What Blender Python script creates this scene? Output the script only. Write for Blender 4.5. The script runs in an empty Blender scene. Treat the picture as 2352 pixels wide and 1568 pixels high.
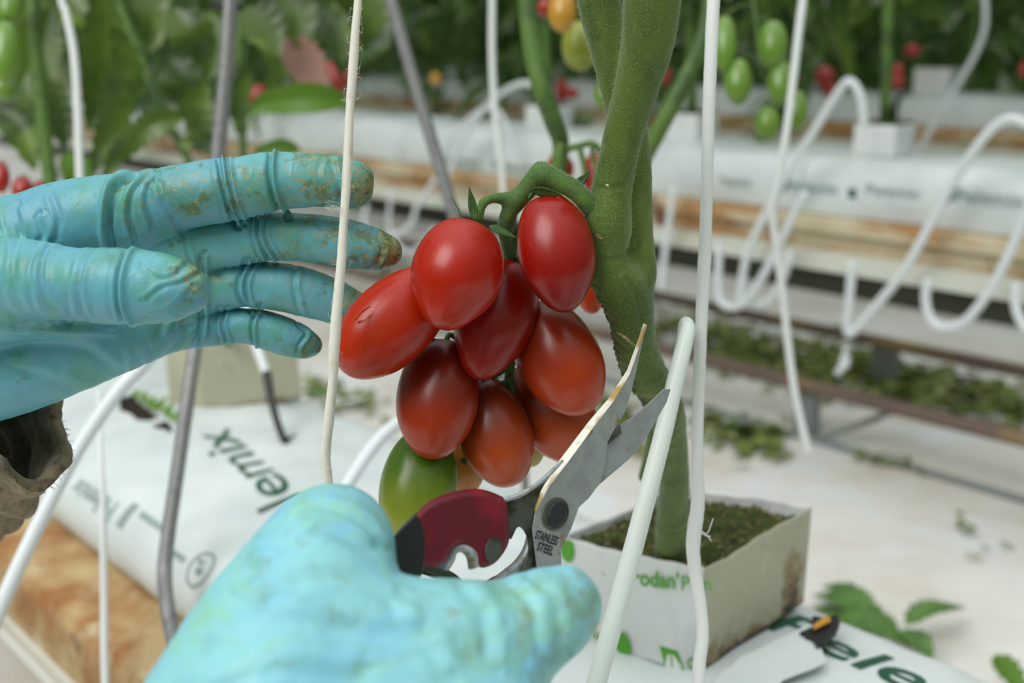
import bpy, bmesh, math, random
import numpy as np
from mathutils import Matrix, Vector
random.seed(7)
S = bpy.context.scene
COL = S.collection

# ---------------------------------------------------------------- camera, sky, light, exposure
FPX = 2400.0
CAM_H = 0.66
PITCH = math.atan(684 / FPX)
cam_data = bpy.data.cameras.new('camera')
cam = bpy.data.objects.new('camera', cam_data)
COL.objects.link(cam)
S.camera = cam
cam.location = (0, 0, CAM_H)
cam.rotation_euler = (math.pi / 2 - PITCH, 0, 0)
cam_data.sensor_width = 36
cam_data.lens = FPX / 2352 * 36
cam_data.clip_start = 0.01
cam_data.clip_end = 60
cam_data.dof.use_dof = True
cam_data.dof.focus_distance = 0.402
cam_data.dof.aperture_fstop = 6.9

S.view_settings.view_transform = 'Standard'
S.view_settings.look = 'None'
S.view_settings.exposure = 0.0
S.view_settings.gamma = 1
S.view_settings.use_curve_mapping = False

w = bpy.data.worlds.new('overcast_sky')
S.world = w
w.use_nodes = True
nt = w.node_tree
bg = nt.nodes['Background']
tc = nt.nodes.new('ShaderNodeTexCoord')
sx = nt.nodes.new('ShaderNodeSeparateXYZ')
nt.links.new(tc.outputs['Generated'], sx.inputs[0])
cr = nt.nodes.new('ShaderNodeValToRGB')
nt.links.new(sx.outputs['Z'], cr.inputs[0])
e = cr.color_ramp.elements
e[0].position = 0.0
e[0].color = (0.10, 0.12, 0.08, 1)
e[1].position = 1.0
e[1].color = (1.75, 1.82, 1.85, 1)
m_ = cr.color_ramp.elements.new(0.62)
m_.color = (0.42, 0.48, 0.42, 1)
nt.links.new(cr.outputs[0], bg.inputs[0])
bg.inputs[1].default_value = 0.95

def area(name, loc, target, size, power, col=(1, 1, 1)):
    l = bpy.data.lights.new(name, 'AREA')
    l.shape = 'SQUARE'
    l.size = size
    l.energy = power
    l.color = col
    o = bpy.data.objects.new(name, l)
    COL.objects.link(o)
    o.location = loc
    d = Vector(target) - Vector(loc)
    o.rotation_euler = d.to_track_quat('-Z', 'Y').to_euler()
    return o
# daylight through the greenhouse roof above the aisle
area('roof_daylight', (-1.9, -1.3, 3.3), (0.0, 0.5, 0.4), 2.1, 105, (1.0, 0.985, 0.96))

# ---------------------------------------------------------------- geometry of the view
CP, SPI = math.cos(PITCH), math.sin(PITCH)
FW = np.array([0, CP, -SPI])
RT = np.array([1.0, 0, 0])
UP = np.array([0, SPI, CP])
CC = np.array([0, 0, CAM_H])
def ray(x, y):
    return FW + RT * (x - 1176) / FPX - UP * (y - 784) / FPX
def P(x, y, d):
    return CC + d * ray(x, y)
def Pz(x, y, z):
    r = ray(x, y)
    return CC + r * ((z - CAM_H) / r[2])
UR = np.array([-0.7043, 0.7099, 0])     # direction of the crop rows
NR = np.array([0.7099, 0.7043, 0])      # away across the rows
def Pn(x, y, t):
    r = ray(x, y)
    return CC + r * (t / (r @ NR))
def SP(s, t, z):
    return UR * s + NR * t + np.array([0, 0, z])
def proj(v):
    q = v - CC
    d = q @ FW
    return 1176 + FPX * (q @ RT) / d, 784 - FPX * (q @ UP) / d

# ---------------------------------------------------------------- numpy noise
_rng = np.random.RandomState(3)
_T = _rng.rand(4096)
def vnoise(p):
    i = np.floor(p).astype(np.int64)
    f = p - i
    f = f * f * (3 - 2 * f)
    def h(a, b, c):
        return _T[(a * 73856093 ^ b * 19349663 ^ c * 83492791) & 4095]
    x, y, z = i.T
    fx, fy, fz = f.T
    r = 0
    for a in (0, 1):
        for b in (0, 1):
            for c in (0, 1):
                r = r + h(x + a, y + b, z + c) * (fx if a else 1 - fx) * (fy if b else 1 - fy) * (fz if c else 1 - fz)
    return r * 2 - 1
def fbm(p, o=3):
    r = 0
    a = 1.0
    for k in range(o):
        r = r + a * vnoise(p * (2 ** k) + 17.3 * k)
        a *= 0.5
    return r

# ---------------------------------------------------------------- materials
def C(r, g, b):
    f = lambda c: (c / 255 / 12.92) if c <= 10 else ((c / 255 + 0.055) / 1.055) ** 2.4
    return (f(r), f(g), f(b), 1)
def mat(name, col, rough=0.5, layers=(), bump=None, sss=0, coat=0, metal=0, transl=0, spec=0.5, grad=None, attr=None, sheen=0):
    """layers: (scale, colour, lo, hi, detail[, stretch]); grad: (z0, z1, colour) in object space; attr: (name, colour, noise scale)"""
    m = bpy.data.materials.new(name)
    m.use_nodes = True
    t = m.node_tree
    n = t.nodes
    b = n['Principled BSDF']
    L = t.links.new
    tc = n.new('ShaderNodeTexCoord')
    rgb = n.new('ShaderNodeRGB')
    rgb.outputs[0].default_value = col
    cur = rgb.outputs[0]
    def mix(fac, c2):
        nonlocal cur
        mx = n.new('ShaderNodeMix')
        mx.data_type = 'RGBA'
        L(fac, mx.inputs[0])
        L(cur, mx.inputs[6])
        mx.inputs[7].default_value = c2
        cur = mx.outputs[2]
    def noise(scale, detail, stretch=None, off=0.0):
        nz = n.new('ShaderNodeTexNoise')
        nz.inputs['Scale'].default_value = scale
        nz.inputs['Detail'].default_value = detail
        nz.inputs['Roughness'].default_value = 0.6
        mp = n.new('ShaderNodeMapping')
        L(tc.outputs['Object'], mp.inputs[0])
        mp.inputs['Location'].default_value = (off, off * 2, 0)
        if stretch:
            mp.inputs['Scale'].default_value = stretch
        L(mp.outputs[0], nz.inputs[0])
        return nz.outputs[0]
    def rng_(v, lo, hi, top=1.0):
        mr = n.new('ShaderNodeMapRange')
        mr.inputs[1].default_value = lo
        mr.inputs[2].default_value = hi
        mr.inputs[4].default_value = top
        mr.clamp = True
        L(v, mr.inputs[0])
        return mr.outputs[0]
    if grad:
        sp = n.new('ShaderNodeSeparateXYZ')
        L(tc.outputs['Object'], sp.inputs[0])
        nz = noise(90, 2, (1, 1, 0.4))
        ad = n.new('ShaderNodeMath')
        ad.operation = 'MULTIPLY_ADD'
        L(nz, ad.inputs[0])
        ad.inputs[1].default_value = (grad[1] - grad[0]) * 0.8
        L(sp.outputs[2], ad.inputs[2])
        mix(rng_(ad.outputs[0], grad[0] + (grad[1] - grad[0]) * 0.4, grad[1] + (grad[1] - grad[0]) * 0.4), grad[2])
    for i, ly in enumerate(layers):
        nz = noise(ly[0], ly[4], ly[5] if len(ly) > 5 else None, 3.1 * i)
        mix(rng_(nz, ly[2], ly[3]), ly[1])
    if attr:
        at = n.new('ShaderNodeAttribute')
        at.attribute_name = attr[0]
        for k, (sc, c2, thr, wd_, al) in enumerate(attr[1]):
            nz = noise(sc, 5, None, 9.7 * k)
            ad = n.new('ShaderNodeMath')
            ad.operation = 'MULTIPLY_ADD'
            L(at.outputs['Fac'], ad.inputs[0])
            ad.inputs[1].default_value = 0.32
            L(nz, ad.inputs[2])
            mix(rng_(ad.outputs[0], thr, thr + wd_, al), c2)
    L(cur, b.inputs['Base Color'])
    b.inputs['Roughness'].default_value = rough
    b.inputs['Metallic'].default_value = metal
    b.inputs['Specular IOR Level'].default_value = spec
    b.inputs['Coat Weight'].default_value = coat
    b.inputs['Coat Roughness'].default_value = 0.25
    if sheen:
        b.inputs['Sheen Weight'].default_value = sheen
        b.inputs['Sheen Roughness'].default_value = 0.4
    if sss:
        b.inputs['Subsurface Weight'].default_value = sss
        b.inputs['Subsurface Radius'].default_value = (0.006, 0.002, 0.001)
        b.inputs['Subsurface Scale'].default_value = 1.0
    if bump:
        bp = n.new('ShaderNodeBump')
        bp.inputs['Strength'].default_value = bump[1]
        bp.inputs['Distance'].default_value = bump[2] if len(bump) > 2 else 0.001
        L(noise(bump[0], 4), bp.inputs['Height'])
        L(bp.outputs[0], b.inputs['Normal'])
    if transl:
        tr = n.new('ShaderNodeBsdfTranslucent')
        L(cur, tr.inputs[0])
        ms = n.new('ShaderNodeMixShader')
        ms.inputs[0].default_value = transl
        L(b.outputs[0], ms.inputs[1])
        L(tr.outputs[0], ms.inputs[2])
        L(ms.outputs[0], n['Material Output'].inputs[0])
    return m

M = {}
M['glove'] = mat('teal_nitrile', C(100, 168, 180), 0.42, [(28, C(98, 158, 182), 0.48, 0.68, 2), (55, C(92, 160, 138), 0.5, 0.75, 3)],
                 bump=(900, 0.25, 0.0004), spec=0.4,
                 attr=('grime', [(60, C(78, 136, 100), 0.56, 0.22, 0.75), (130, C(96, 108, 48), 0.67, 0.07, 0.7), (600, C(158, 150, 96), 0.69, 0.05, 0.75), (150, C(78, 70, 32), 0.80, 0.08, 0.75)]))
M['glove2'] = mat('clean_teal_nitrile', C(138, 200, 206), 0.45, [(30, C(128, 192, 216), 0.45, 0.65, 2, (1, 1, 3)), (45, C(140, 198, 172), 0.52, 0.75, 3, (1, 1, 4))],
                  spec=0.35, attr=('grime', [(70, C(100, 140, 100), 0.56, 0.25, 0.7), (120, C(128, 128, 72), 0.64, 0.15, 0.5)]))
M['sleeve'] = mat('brown_work_cloth', C(152, 134, 106), 0.95, [(220, C(84, 70, 52), 0.45, 0.7, 5), (60, C(104, 98, 62), 0.5, 0.7, 3)], bump=(1500, 0.9, 0.001), sheen=0.3)
M['stem'] = mat('fuzzy_green_stem', C(86, 108, 42), 0.6, [(60, C(64, 86, 34), 0.4, 0.65, 3, (1, 1, 0.35)), (30, C(118, 132, 62), 0.55, 0.75, 2), (2500, C(128, 148, 92), 0.58, 0.72, 1)], bump=(1500, 0.6, 0.0005), spec=0.25, sheen=0.25)
M['stem_old'] = mat('stem_scar_brown', C(160, 142, 100), 0.8, [(900, C(96, 84, 48), 0.45, 0.65, 3)], bump=(1500, 0.9, 0.0006))
M['truss'] = mat('truss_green', C(72, 104, 50), 0.65, [(120, C(90, 122, 44), 0.5, 0.7, 2), (2600, C(120, 140, 90), 0.58, 0.7, 1)], bump=(2500, 0.5, 0.0003), spec=0.25, sheen=0.3)
M['sepal'] = mat('sepal_green', C(48, 84, 36), 0.6, [(500, C(70, 106, 46), 0.45, 0.7, 3)], bump=(900, 0.4, 0.0003))
M['fuzz'] = mat('pale_plant_hair', C(196, 206, 176), 0.5, transl=0.4)
M['bstem'] = mat('background_stem_green', C(84, 116, 46), 0.6, [(30, C(60, 88, 40), 0.45, 0.6, 2)])
M['twine'] = mat('white_crop_twine', C(240, 236, 225), 0.7, [(260, C(214, 205, 180), 0.55, 0.75, 3, (1, 1, .3))], bump=(1500, 0.5, 0.0003), transl=0.15)
M['twine2'] = mat('white_plastic_twine', C(240, 243, 243), 0.6, bump=(900, 0.3, 0.0003), transl=0.1)
M['hook'] = mat('white_plastic_hook', C(226, 235, 230), 0.35, [(70, C(196, 186, 148), 0.66, 0.74, 4, (1, 1, .3))], spec=0.4)
M['tube'] = mat('white_drip_tube', C(224, 230, 234), 0.4)
M['rod'] = mat('galvanised_grey_rod', C(136, 136, 136), 0.45, [(150, C(114, 114, 114), 0.5, 0.7, 3)], metal=0.3)
M['blackp'] = mat('black_plastic', C(30, 31, 34), 0.4)
M['bag'] = mat('white_grow_bag_film', C(216, 223, 223), 0.38, [(9, C(200, 208, 210), 0.45, 0.7, 3)], bump=(22, 0.5, 0.004), spec=0.35)
M['ink'] = mat('dark_green_print', C(28, 84, 62), 0.5, [(160, C(60, 110, 90), 0.55, 0.75, 2)])
M['ink2'] = mat('grey_green_print', C(140, 158, 154), 0.5)
M['ink3'] = mat('bright_green_print', C(84, 164, 44), 0.5)
M['white'] = mat('white_print', C(232, 236, 232), 0.5)
M['rust'] = mat('rusty_painted_steel', C(186, 160, 116), 0.55, [(14, C(150, 100, 52), 0.42, 0.62, 5, (1, 1, 1)), (30, C(200, 190, 160), 0.55, 0.72, 4), (26, C(100, 58, 34), 0.60, 0.74, 4)])
M['rust2'] = mat('cream_painted_steel', C(204, 192, 162), 0.5, [(7, C(172, 128, 80), 0.42, 0.58, 5, (1, 1, 4)), (8, C(108, 58, 36), 0.60, 0.70, 4)])
M['cream'] = mat('cream_flange', C(208, 210, 200), 0.5, [(10, C(186, 180, 160), 0.5, 0.75, 3)])
M['rail'] = mat('brown_heating_rail', C(112, 94, 84), 0.5, [(8, C(150, 126, 84), 0.5, 0.7, 3)])
M['post'] = mat('grey_steel_post', C(128, 134, 134), 0.5)
M['floor'] = mat('white_ground_sheet', C(228, 226, 222), 0.6, [(3.5, C(214, 206, 196), 0.45, 0.65, 4), (16, C(160, 158, 148), 0.68, 0.8, 5), (5, C(226, 230, 234), 0.55, 0.7, 2)], bump=(12, 0.4, 0.01))
M['moss'] = mat('mossy_rockwool', C(72, 84, 38), 0.95, [(130, C(40, 46, 26), 0.5, 0.62, 4), (300, C(120, 126, 62), 0.56, 0.7, 3), (120, C(160, 134, 86), 0.61, 0.68, 5)], bump=(900, 1.0, 0.002))
M['paper'] = mat('white_block_wrapper', C(228, 230, 231), 0.5, [(30, C(196, 200, 206), 0.5, 0.7, 3, (1, 1, .3)), (340, C(190, 170, 150), 0.74, 0.8, 2)], bump=(60, 0.3, 0.002))
M['beige'] = mat('beige_block_wrapper', C(186, 184, 160), 0.6, [(380, C(110, 104, 90), 0.76, 0.8, 1), (110, C(200, 200, 182), 0.6, 0.8, 2)], attr=('stain', [(60, C(150, 122, 78), .62, .2, .8), (90, C(78, 50, 36), .72, .2, .9), (200, C(34, 30, 22), .86, .1, .9)]), bump=(60, 0.3, 0.001))
M['brownstain'] = mat('brown_stain', C(84, 60, 42), 0.8, [(60, C(40, 30, 22), 0.45, 0.7, 4, (1, 1, .4))])
M['steel'] = mat('snips_steel', C(168, 173, 175), 0.42, [(140, C(150, 154, 156), 0.45, 0.7, 4), (90, C(138, 124, 80), 0.62, 0.7, 3)], metal=0.6, bump=(400, 0.15, 0.0003))
M['steel2'] = mat('snips_steel_bevel', C(222, 220, 206), 0.4, [(70, C(176, 148, 88), 0.50, 0.60, 3, (1, 1, .5))], metal=0.15)
M['steeld'] = mat('snips_dark_steel', C(92, 96, 88), 0.45, [(160, C(56, 56, 44), 0.45, 0.65, 4)], metal=0.6)
M['bolt'] = mat('pivot_bolt_dark', C(58, 64, 68), 0.4, metal=0.6)
M['red'] = mat('dark_red_grip', C(96, 20, 34), 0.42, [(60, C(128, 22, 38), 0.5, 0.7, 2), (120, C(92, 62, 56), 0.66, 0.8, 3)], spec=0.4)
M['leaf'] = mat('tomato_leaf', C(94, 124, 40), 0.34, [(16, C(56, 88, 30), 0.42, 0.60, 3), (24, C(128, 156, 60), 0.58, 0.72, 2)], transl=0.35, spec=0.6)
M['leaf2'] = mat('far_tomato_leaf', C(92, 128, 60), 0.34, [(5, C(124, 152, 66), 0.48, 0.65, 2), (9, C(134, 172, 140), 0.6, 0.72, 2), (7, C(54, 82, 38), 0.5, 0.66, 2)], transl=0.4, spec=0.6)
M['leafb'] = mat('bright_leaf', C(112, 154, 48), 0.45, transl=0.45)
M['leaff'] = mat('fallen_leaf', C(98, 136, 66), 0.6, [(60, C(72, 108, 56), 0.45, 0.65, 3)], transl=0.15)
M['litter'] = mat('leaf_litter', C(128, 142, 66), 0.7, [(40, C(88, 108, 50), 0.4, 0.6, 3), (60, C(186, 182, 140), 0.58, 0.7, 3)])
M['pinkleaf'] = mat('withered_pinkish_leaf', C(176, 134, 122), 0.7, transl=0.2)

# ---------------------------------------------------------------- object helpers
def mesh_obj(name, v, f, m, parent=None, smooth=True, loc=None):
    me = bpy.data.meshes.new(name)
    v = np.asarray(v, dtype=float)
    if loc is not None:
        v = v - np.asarray(loc)
    me.from_pydata([tuple(p) for p in v], [], [tuple(int(i) for i in q) for q in f])
    if smooth:
        me.polygons.foreach_set('use_smooth', [True] * len(me.polygons))
    me.materials.append(m)
    me.update()
    o = bpy.data.objects.new(name, me)
    COL.objects.link(o)
    if loc is not None:
        o.location = loc
    if parent is not None:
        setp(o, parent)
    return o
def world(o):
    return (world(o.parent) @ o.matrix_parent_inverse @ o.matrix_basis) if o.parent else o.matrix_basis.copy()
def setp(o, parent):
    o.parent = parent
    o.matrix_parent_inverse = world(parent).inverted()
def tag(o, label=None, cat=None, group=None, kind=None):
    if label: o['label'] = label
    if cat: o['category'] = cat
    if group: o['group'] = group
    if kind: o['kind'] = kind
    return o
def thing(name, loc, label, cat, group=None):
    o = bpy.data.objects.new(name, None)
    o.empty_display_size = 0.02
    COL.objects.link(o)
    o.location = tuple(loc)
    return tag(o, label, cat, group)

def crom(pts, per=8):
    p = np.asarray(pts, dtype=float)
    if len(p) < 3:
        return np.array([p[0] + (p[-1] - p[0]) * k / per for k in range(per + 1)])
    q = np.vstack([2 * p[0] - p[1], p, 2 * p[-1] - p[-2]])
    out = []
    for i in range(1, len(q) - 2):
        for k in range(per):
            t = k / per
            a, b, c, d = q[i - 1], q[i], q[i + 1], q[i + 2]
            out.append(0.5 * ((2 * b) + (-a + c) * t + (2 * a - 5 * b + 4 * c - d) * t * t + (-a + 3 * b - 3 * c + d) * t ** 3))
    out.append(p[-1])
    return np.array(out)
def tube_geo(pts, rad, seg=12, per=8, rough=0, flat=1.0):
    pts = np.asarray(pts, dtype=float)
    rad = np.ones(len(pts)) * rad if np.isscalar(rad) else np.asarray(rad, dtype=float)
    c = crom(np.hstack([pts, rad[:, None]]), per)
    r = c[:, 3]
    c = c[:, :3]
    T = np.gradient(c, axis=0)
    T /= np.linalg.norm(T, axis=1)[:, None] + 1e-12
    a = np.array([0, 0, 1.0]) if abs(T[0][2]) < 0.9 else np.array([1.0, 0, 0])
    U_ = np.cross(T[0], a)
    U_ /= np.linalg.norm(U_)
    V, F = [], []
    n = len(c)
    for i in range(n):
        U_ = U_ - T[i] * (U_ @ T[i])
        U_ /= np.linalg.norm(U_)
        W = np.cross(T[i], U_)
        for k in range(seg):
            th = 2 * math.pi * k / seg
            rr = r[i] * (1 + (rough * (random.random() - .5) if rough else 0))
            V.append(c[i] + rr * (math.cos(th) * U_ + flat * math.sin(th) * W))
    for i in range(n - 1):
        for k in range(seg):
            k2 = (k + 1) % seg
            F.append((i * seg + k, i * seg + k2, (i + 1) * seg + k2, (i + 1) * seg + k))
    V.append(c[0] - T[0] * r[0] * .3)
    V.append(c[-1] + T[-1] * r[-1] * .3)
    for k in range(seg):
        k2 = (k + 1) % seg
        F.append((len(V) - 2, k2, k))
        F.append((len(V) - 1, (n - 1) * seg + k, (n - 1) * seg + k2))
    return V, F
def tube(name, pts, rad, m, parent=None, **k):
    v, f = tube_geo(pts, rad, **k)
    return mesh_obj(name, v, f, m, parent, loc=None if parent is not None else np.asarray(pts[0]))
def join(geos):
    V, F = [], []
    for v, f in geos:
        o = len(V)
        V.extend(v)
        F.extend([tuple(i + o for i in q) for q in f])
    return V, F
def box_geo(a, b, c, d, h0, h1):
    """prism over quad a,b,c,d (xy) between heights"""
    V = [np.array([p[0], p[1], h0]) for p in (a, b, c, d)] + [np.array([p[0], p[1], h1]) for p in (a, b, c, d)]
    F = [(0, 3, 2, 1), (4, 5, 6, 7), (0, 1, 5, 4), (1, 2, 6, 5), (2, 3, 7, 6), (3, 0, 4, 7)]
    return V, F
def solid(o, th, off=0):
    md = o.modifiers.new('thickness', 'SOLIDIFY')
    md.thickness = th
    md.offset = off
    return o
def bevel(o, wd, seg=2):
    md = o.modifiers.new('bevel', 'BEVEL')
    md.width = wd
    md.segments = seg
    return o

# ---------------------------------------------------------------- smooth union of limbs
import openvdb as vdb
def sdf_mesh(groups, vox, k=0.006, cut=None):
    """groups: list of (chain list, blend flag); chain = list of (point, radius). Group 0 is the body that the others blend into."""
    pts = np.array([p for g in groups for ch in g for p, r in ch])
    rr = max(r for g in groups for ch in g for p, r in ch)
    lo = pts.min(0) - rr - 3 * vox
    hi = pts.max(0) + rr + 3 * vox
    n = np.ceil((hi - lo) / vox).astype(int) + 1
    BIG = 0.03
    ax = [lo[i] + vox * np.arange(n[i]) for i in range(3)]
    def field(chains):
        D = np.full(n, BIG, dtype=np.float32)
        for ch in chains:
            if len(ch) > 2:
                cc = crom([tuple(p) + (r,) for p, r in ch], 4)
                ch = [(c_[:3], c_[3]) for c_ in cc]
            L0 = None
            for (a, ra), (b, rb) in zip(ch[:-1], ch[1:]):
                a = np.asarray(a); b = np.asarray(b)
                mx = max(ra, rb) + BIG * 0.6
                i0 = np.clip(((np.minimum(a, b) - mx - lo) / vox).astype(int), 0, n - 1)
                i1 = np.clip(((np.maximum(a, b) + mx - lo) / vox).astype(int) + 1, 1, n)
                X = ax[0][i0[0]:i1[0]][:, None, None]
                Y = ax[1][i0[1]:i1[1]][None, :, None]
                Z = ax[2][i0[2]:i1[2]][None, None, :]
                ba = b - a
                h = ((X - a[0]) * ba[0] + (Y - a[1]) * ba[1] + (Z - a[2]) * ba[2]) / (ba @ ba + 1e-12)
                h = np.clip(h, 0, 1)
                d = np.sqrt((X - a[0] - h * ba[0]) ** 2 + (Y - a[1] - h * ba[1]) ** 2 + (Z - a[2] - h * ba[2]) ** 2) - (ra + (rb - ra) * h)
                sl = (slice(i0[0], i1[0]), slice(i0[1], i1[1]), slice(i0[2], i1[2]))
                if L0 is None:
                    L0 = np.full(n, BIG, dtype=np.float32)
                L0[sl] = np.minimum(L0[sl], d)
            D = smin(D, L0, k) if len(chains) > 1 else L0
        return D
    def smin(a, b, k):
        h = np.clip(0.5 + 0.5 * (b - a) / k, 0, 1)
        return b + (a - b) * h - k * h * (1 - h)
    body = field(groups[0])
    D = body
    for g in groups[1:]:
        D = np.minimum(D, smin(body, field(g), k * 1.3))
    gr = vdb.FloatGrid(BIG)
    gr.copyFromArray(D.astype(np.float64))
    gr.transform = vdb.createLinearTransform(voxelSize=vox)
    p, t, q = gr.convertToPolygons(isovalue=0.0, adaptivity=0.0)
    F = [tuple(x[::-1]) for x in t] + [tuple(x[::-1]) for x in q]
    return np.asarray(p, dtype=float) + lo, F
def clean(o):
    bm = bmesh.new()
    bm.from_mesh(o.data)
    bmesh.ops.recalc_face_normals(bm, faces=bm.faces)
    bm.to_mesh(o.data)
    bm.free()
def vn(o):
    me = o.data
    a = np.empty(len(me.vertices) * 3)
    me.vertex_normals.foreach_get('vector', a)
    return a.reshape(-1, 3)
def polydist(q, poly):
    best = np.full(len(q), 1e9)
    side = np.zeros(len(q))
    for a, b in zip(poly[:-1], poly[1:]):
        a = np.array(a, float); b = np.array(b, float)
        ba = b - a
        h = np.clip(((q - a) @ ba) / (ba @ ba), 0, 1)
        dd = q - a - h[:, None] * ba
        d = np.linalg.norm(dd, axis=1)
        s = np.sign(ba[0] * dd[:, 1] - ba[1] * dd[:, 0])
        u_ = d < best
        best = np.where(u_, d, best)
        side = np.where(u_, s, side)
    return best, side
def fold(q, pts, wpx, amp):
    """a pinched film fold: ridge with a groove on one side, along a curve"""
    c = crom([(x, y, 0) for x, y in pts], 8)[:, :2]
    d, s = polydist(q, c)
    x = d * s / wpx
    ends = np.minimum(np.linalg.norm(q - c[0], axis=1), np.linalg.norm(q - c[-1], axis=1))
    return amp * (np.exp(-x * x) - 1.1 * np.exp(-((x - 1.6) / 0.9) ** 2))

# ================================================================ the two gloved hands
def chain(lst, d0=None):
    """(x, y, radius px, depth) in the photograph's frame -> points and radii in metres"""
    return [(P(x, y, d), r * d / FPX) for x, y, r, d in lst]
def finish_glove(o, folds, grime, amp_noise=0.0003, fine=True):
    clean(o)
    me = o.data
    n = len(me.vertices)
    co = np.empty(n * 3)
    me.vertices.foreach_get('co', co)
    co = co.reshape(-1, 3)
    nr = vn(o)
    q = np.array(proj(co + np.array(o.location))).T if False else np.stack(proj(co + np.array(o.location)), 1)
    wpos = co + np.array(o.location)
    depth = (wpos - CC) @ FW
    disp = np.zeros(n)
    for pts, wpx, amp, dr in folds:
        m_ = (depth > dr[0]) & (depth < dr[1])
        disp[m_] += fold(q[m_], pts, wpx, amp)
    vd = (wpos - CC) / depth[:, None]
    disp *= np.clip(np.abs((nr * vd).sum(1)) * 2.4 + .12, 0, 1)
    # soft film noise, stretched across the hand
    disp += amp_noise * (fbm(wpos * np.array([160, 160, 110]), 3))
    rid = 1 - np.abs(vnoise(wpos * np.array([150, 120, 70]) + 5))
    disp += amp_noise * 1.6 * np.clip(rid - 0.86, 0, 1) * 6 * np.clip(vnoise(wpos * 45) + .35, 0, 1)
    co = co + nr * disp[:, None]
    me.vertices.foreach_set('co', co.ravel())
    g = np.zeros(n)
    for x, y, r, wgt, dmin in grime:
        g = np.maximum(g, wgt * np.clip(1.3 - np.hypot(q[:, 0] - x, q[:, 1] - y) / r, 0, 1) * (depth > dmin))
    at = me.attributes.new('grime', 'FLOAT', 'POINT')
    at.data.foreach_set('value', g)
    me.update()

# ---- left hand: thumb towards us, four fingers reaching to the right behind the string
L_palm = [
    chain([(-180, 690, 95, .425), (-60, 590, 105, .42), (150, 520, 96, .418), (300, 500, 76, .415)]),
    chain([(-180, 740, 95, .43), (-60, 690, 110, .425), (200, 610, 88, .425), (420, 570, 60, .424)]),
    chain([(-180, 800, 95, .43), (-60, 790, 110, .425), (200, 705, 84, .425), (430, 660, 58, .428)]),
    chain([(-180, 860, 100, .43), (-120, 880, 112, .425), (40, 845, 104, .422), (210, 790, 92, .422), (340, 755, 72, .424), (410, 742, 54, .43)]),
    chain([(-60, 760, 105, .43), (-125, 900, 88, .45), (-190, 1040, 80, .482), (-330, 1190, 78, .53)]),
    chain([(-170, 760, 95, .41), (-100, 700, 115, .40), (60, 690, 90, .40), (200, 720, 70, .412)]),
]
L_fing = [
    [chain([(150, 520, 90, .418), (250, 484, 80, .413), (375, 460, 74, .409), (500, 438, 74, .406), (545, 433, 71, .406), (632, 416, 67, .405), (720, 414, 61, .405), (785, 420, 57, .406), (806, 421, 47, .407)]), chain([(800, 410, 34, .407), (826, 402, 20, .4065), (836, 400, 13, .4065)]), chain([(805, 430, 34, .407), (828, 446, 20, .4065), (836, 450, 12, .4065)])],
    [chain([(400, 570, 56, .424), (500, 556, 60, .422), (605, 544, 56, .42), (690, 545, 55, .42), (780, 557, 57, .42), (850, 571, 50, .421), (886, 577, 38, .422)])],
    [chain([(410, 665, 54, .43), (480, 663, 55, .43), (575, 652, 53, .43), (680, 666, 56, .43), (770, 694, 50, .432), (835, 722, 38, .434)])],
    [chain([(380, 745, 46, .434), (480, 753, 42, .435), (565, 748, 41, .435), (640, 768, 45, .436), (690, 786, 38, .437), (712, 792, 28, .438)])],
    [chain([(-60, 640, 100, .40), (60, 640, 92, .385), (170, 652, 84, .375), (280, 657, 88, .368), (370, 662, 80, .366), (425, 666, 57, .366)])],
]
v, f = sdf_mesh([L_palm] + L_fing, 0.0005, 0.0055)
lhand = thing('gloved_hand', P(150, 700, .42), 'hand in a soiled teal glove reaching in from the left behind the tomatoes', 'hand')
ctr = P(150, 700, .42)
glove = mesh_obj('glove', v, f, M['glove'], lhand)
ALL = (0.3, 0.6)
TH = (0.30, 0.398)
BK = (0.388, 0.46)
IX = (0.30, 0.418)
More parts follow.
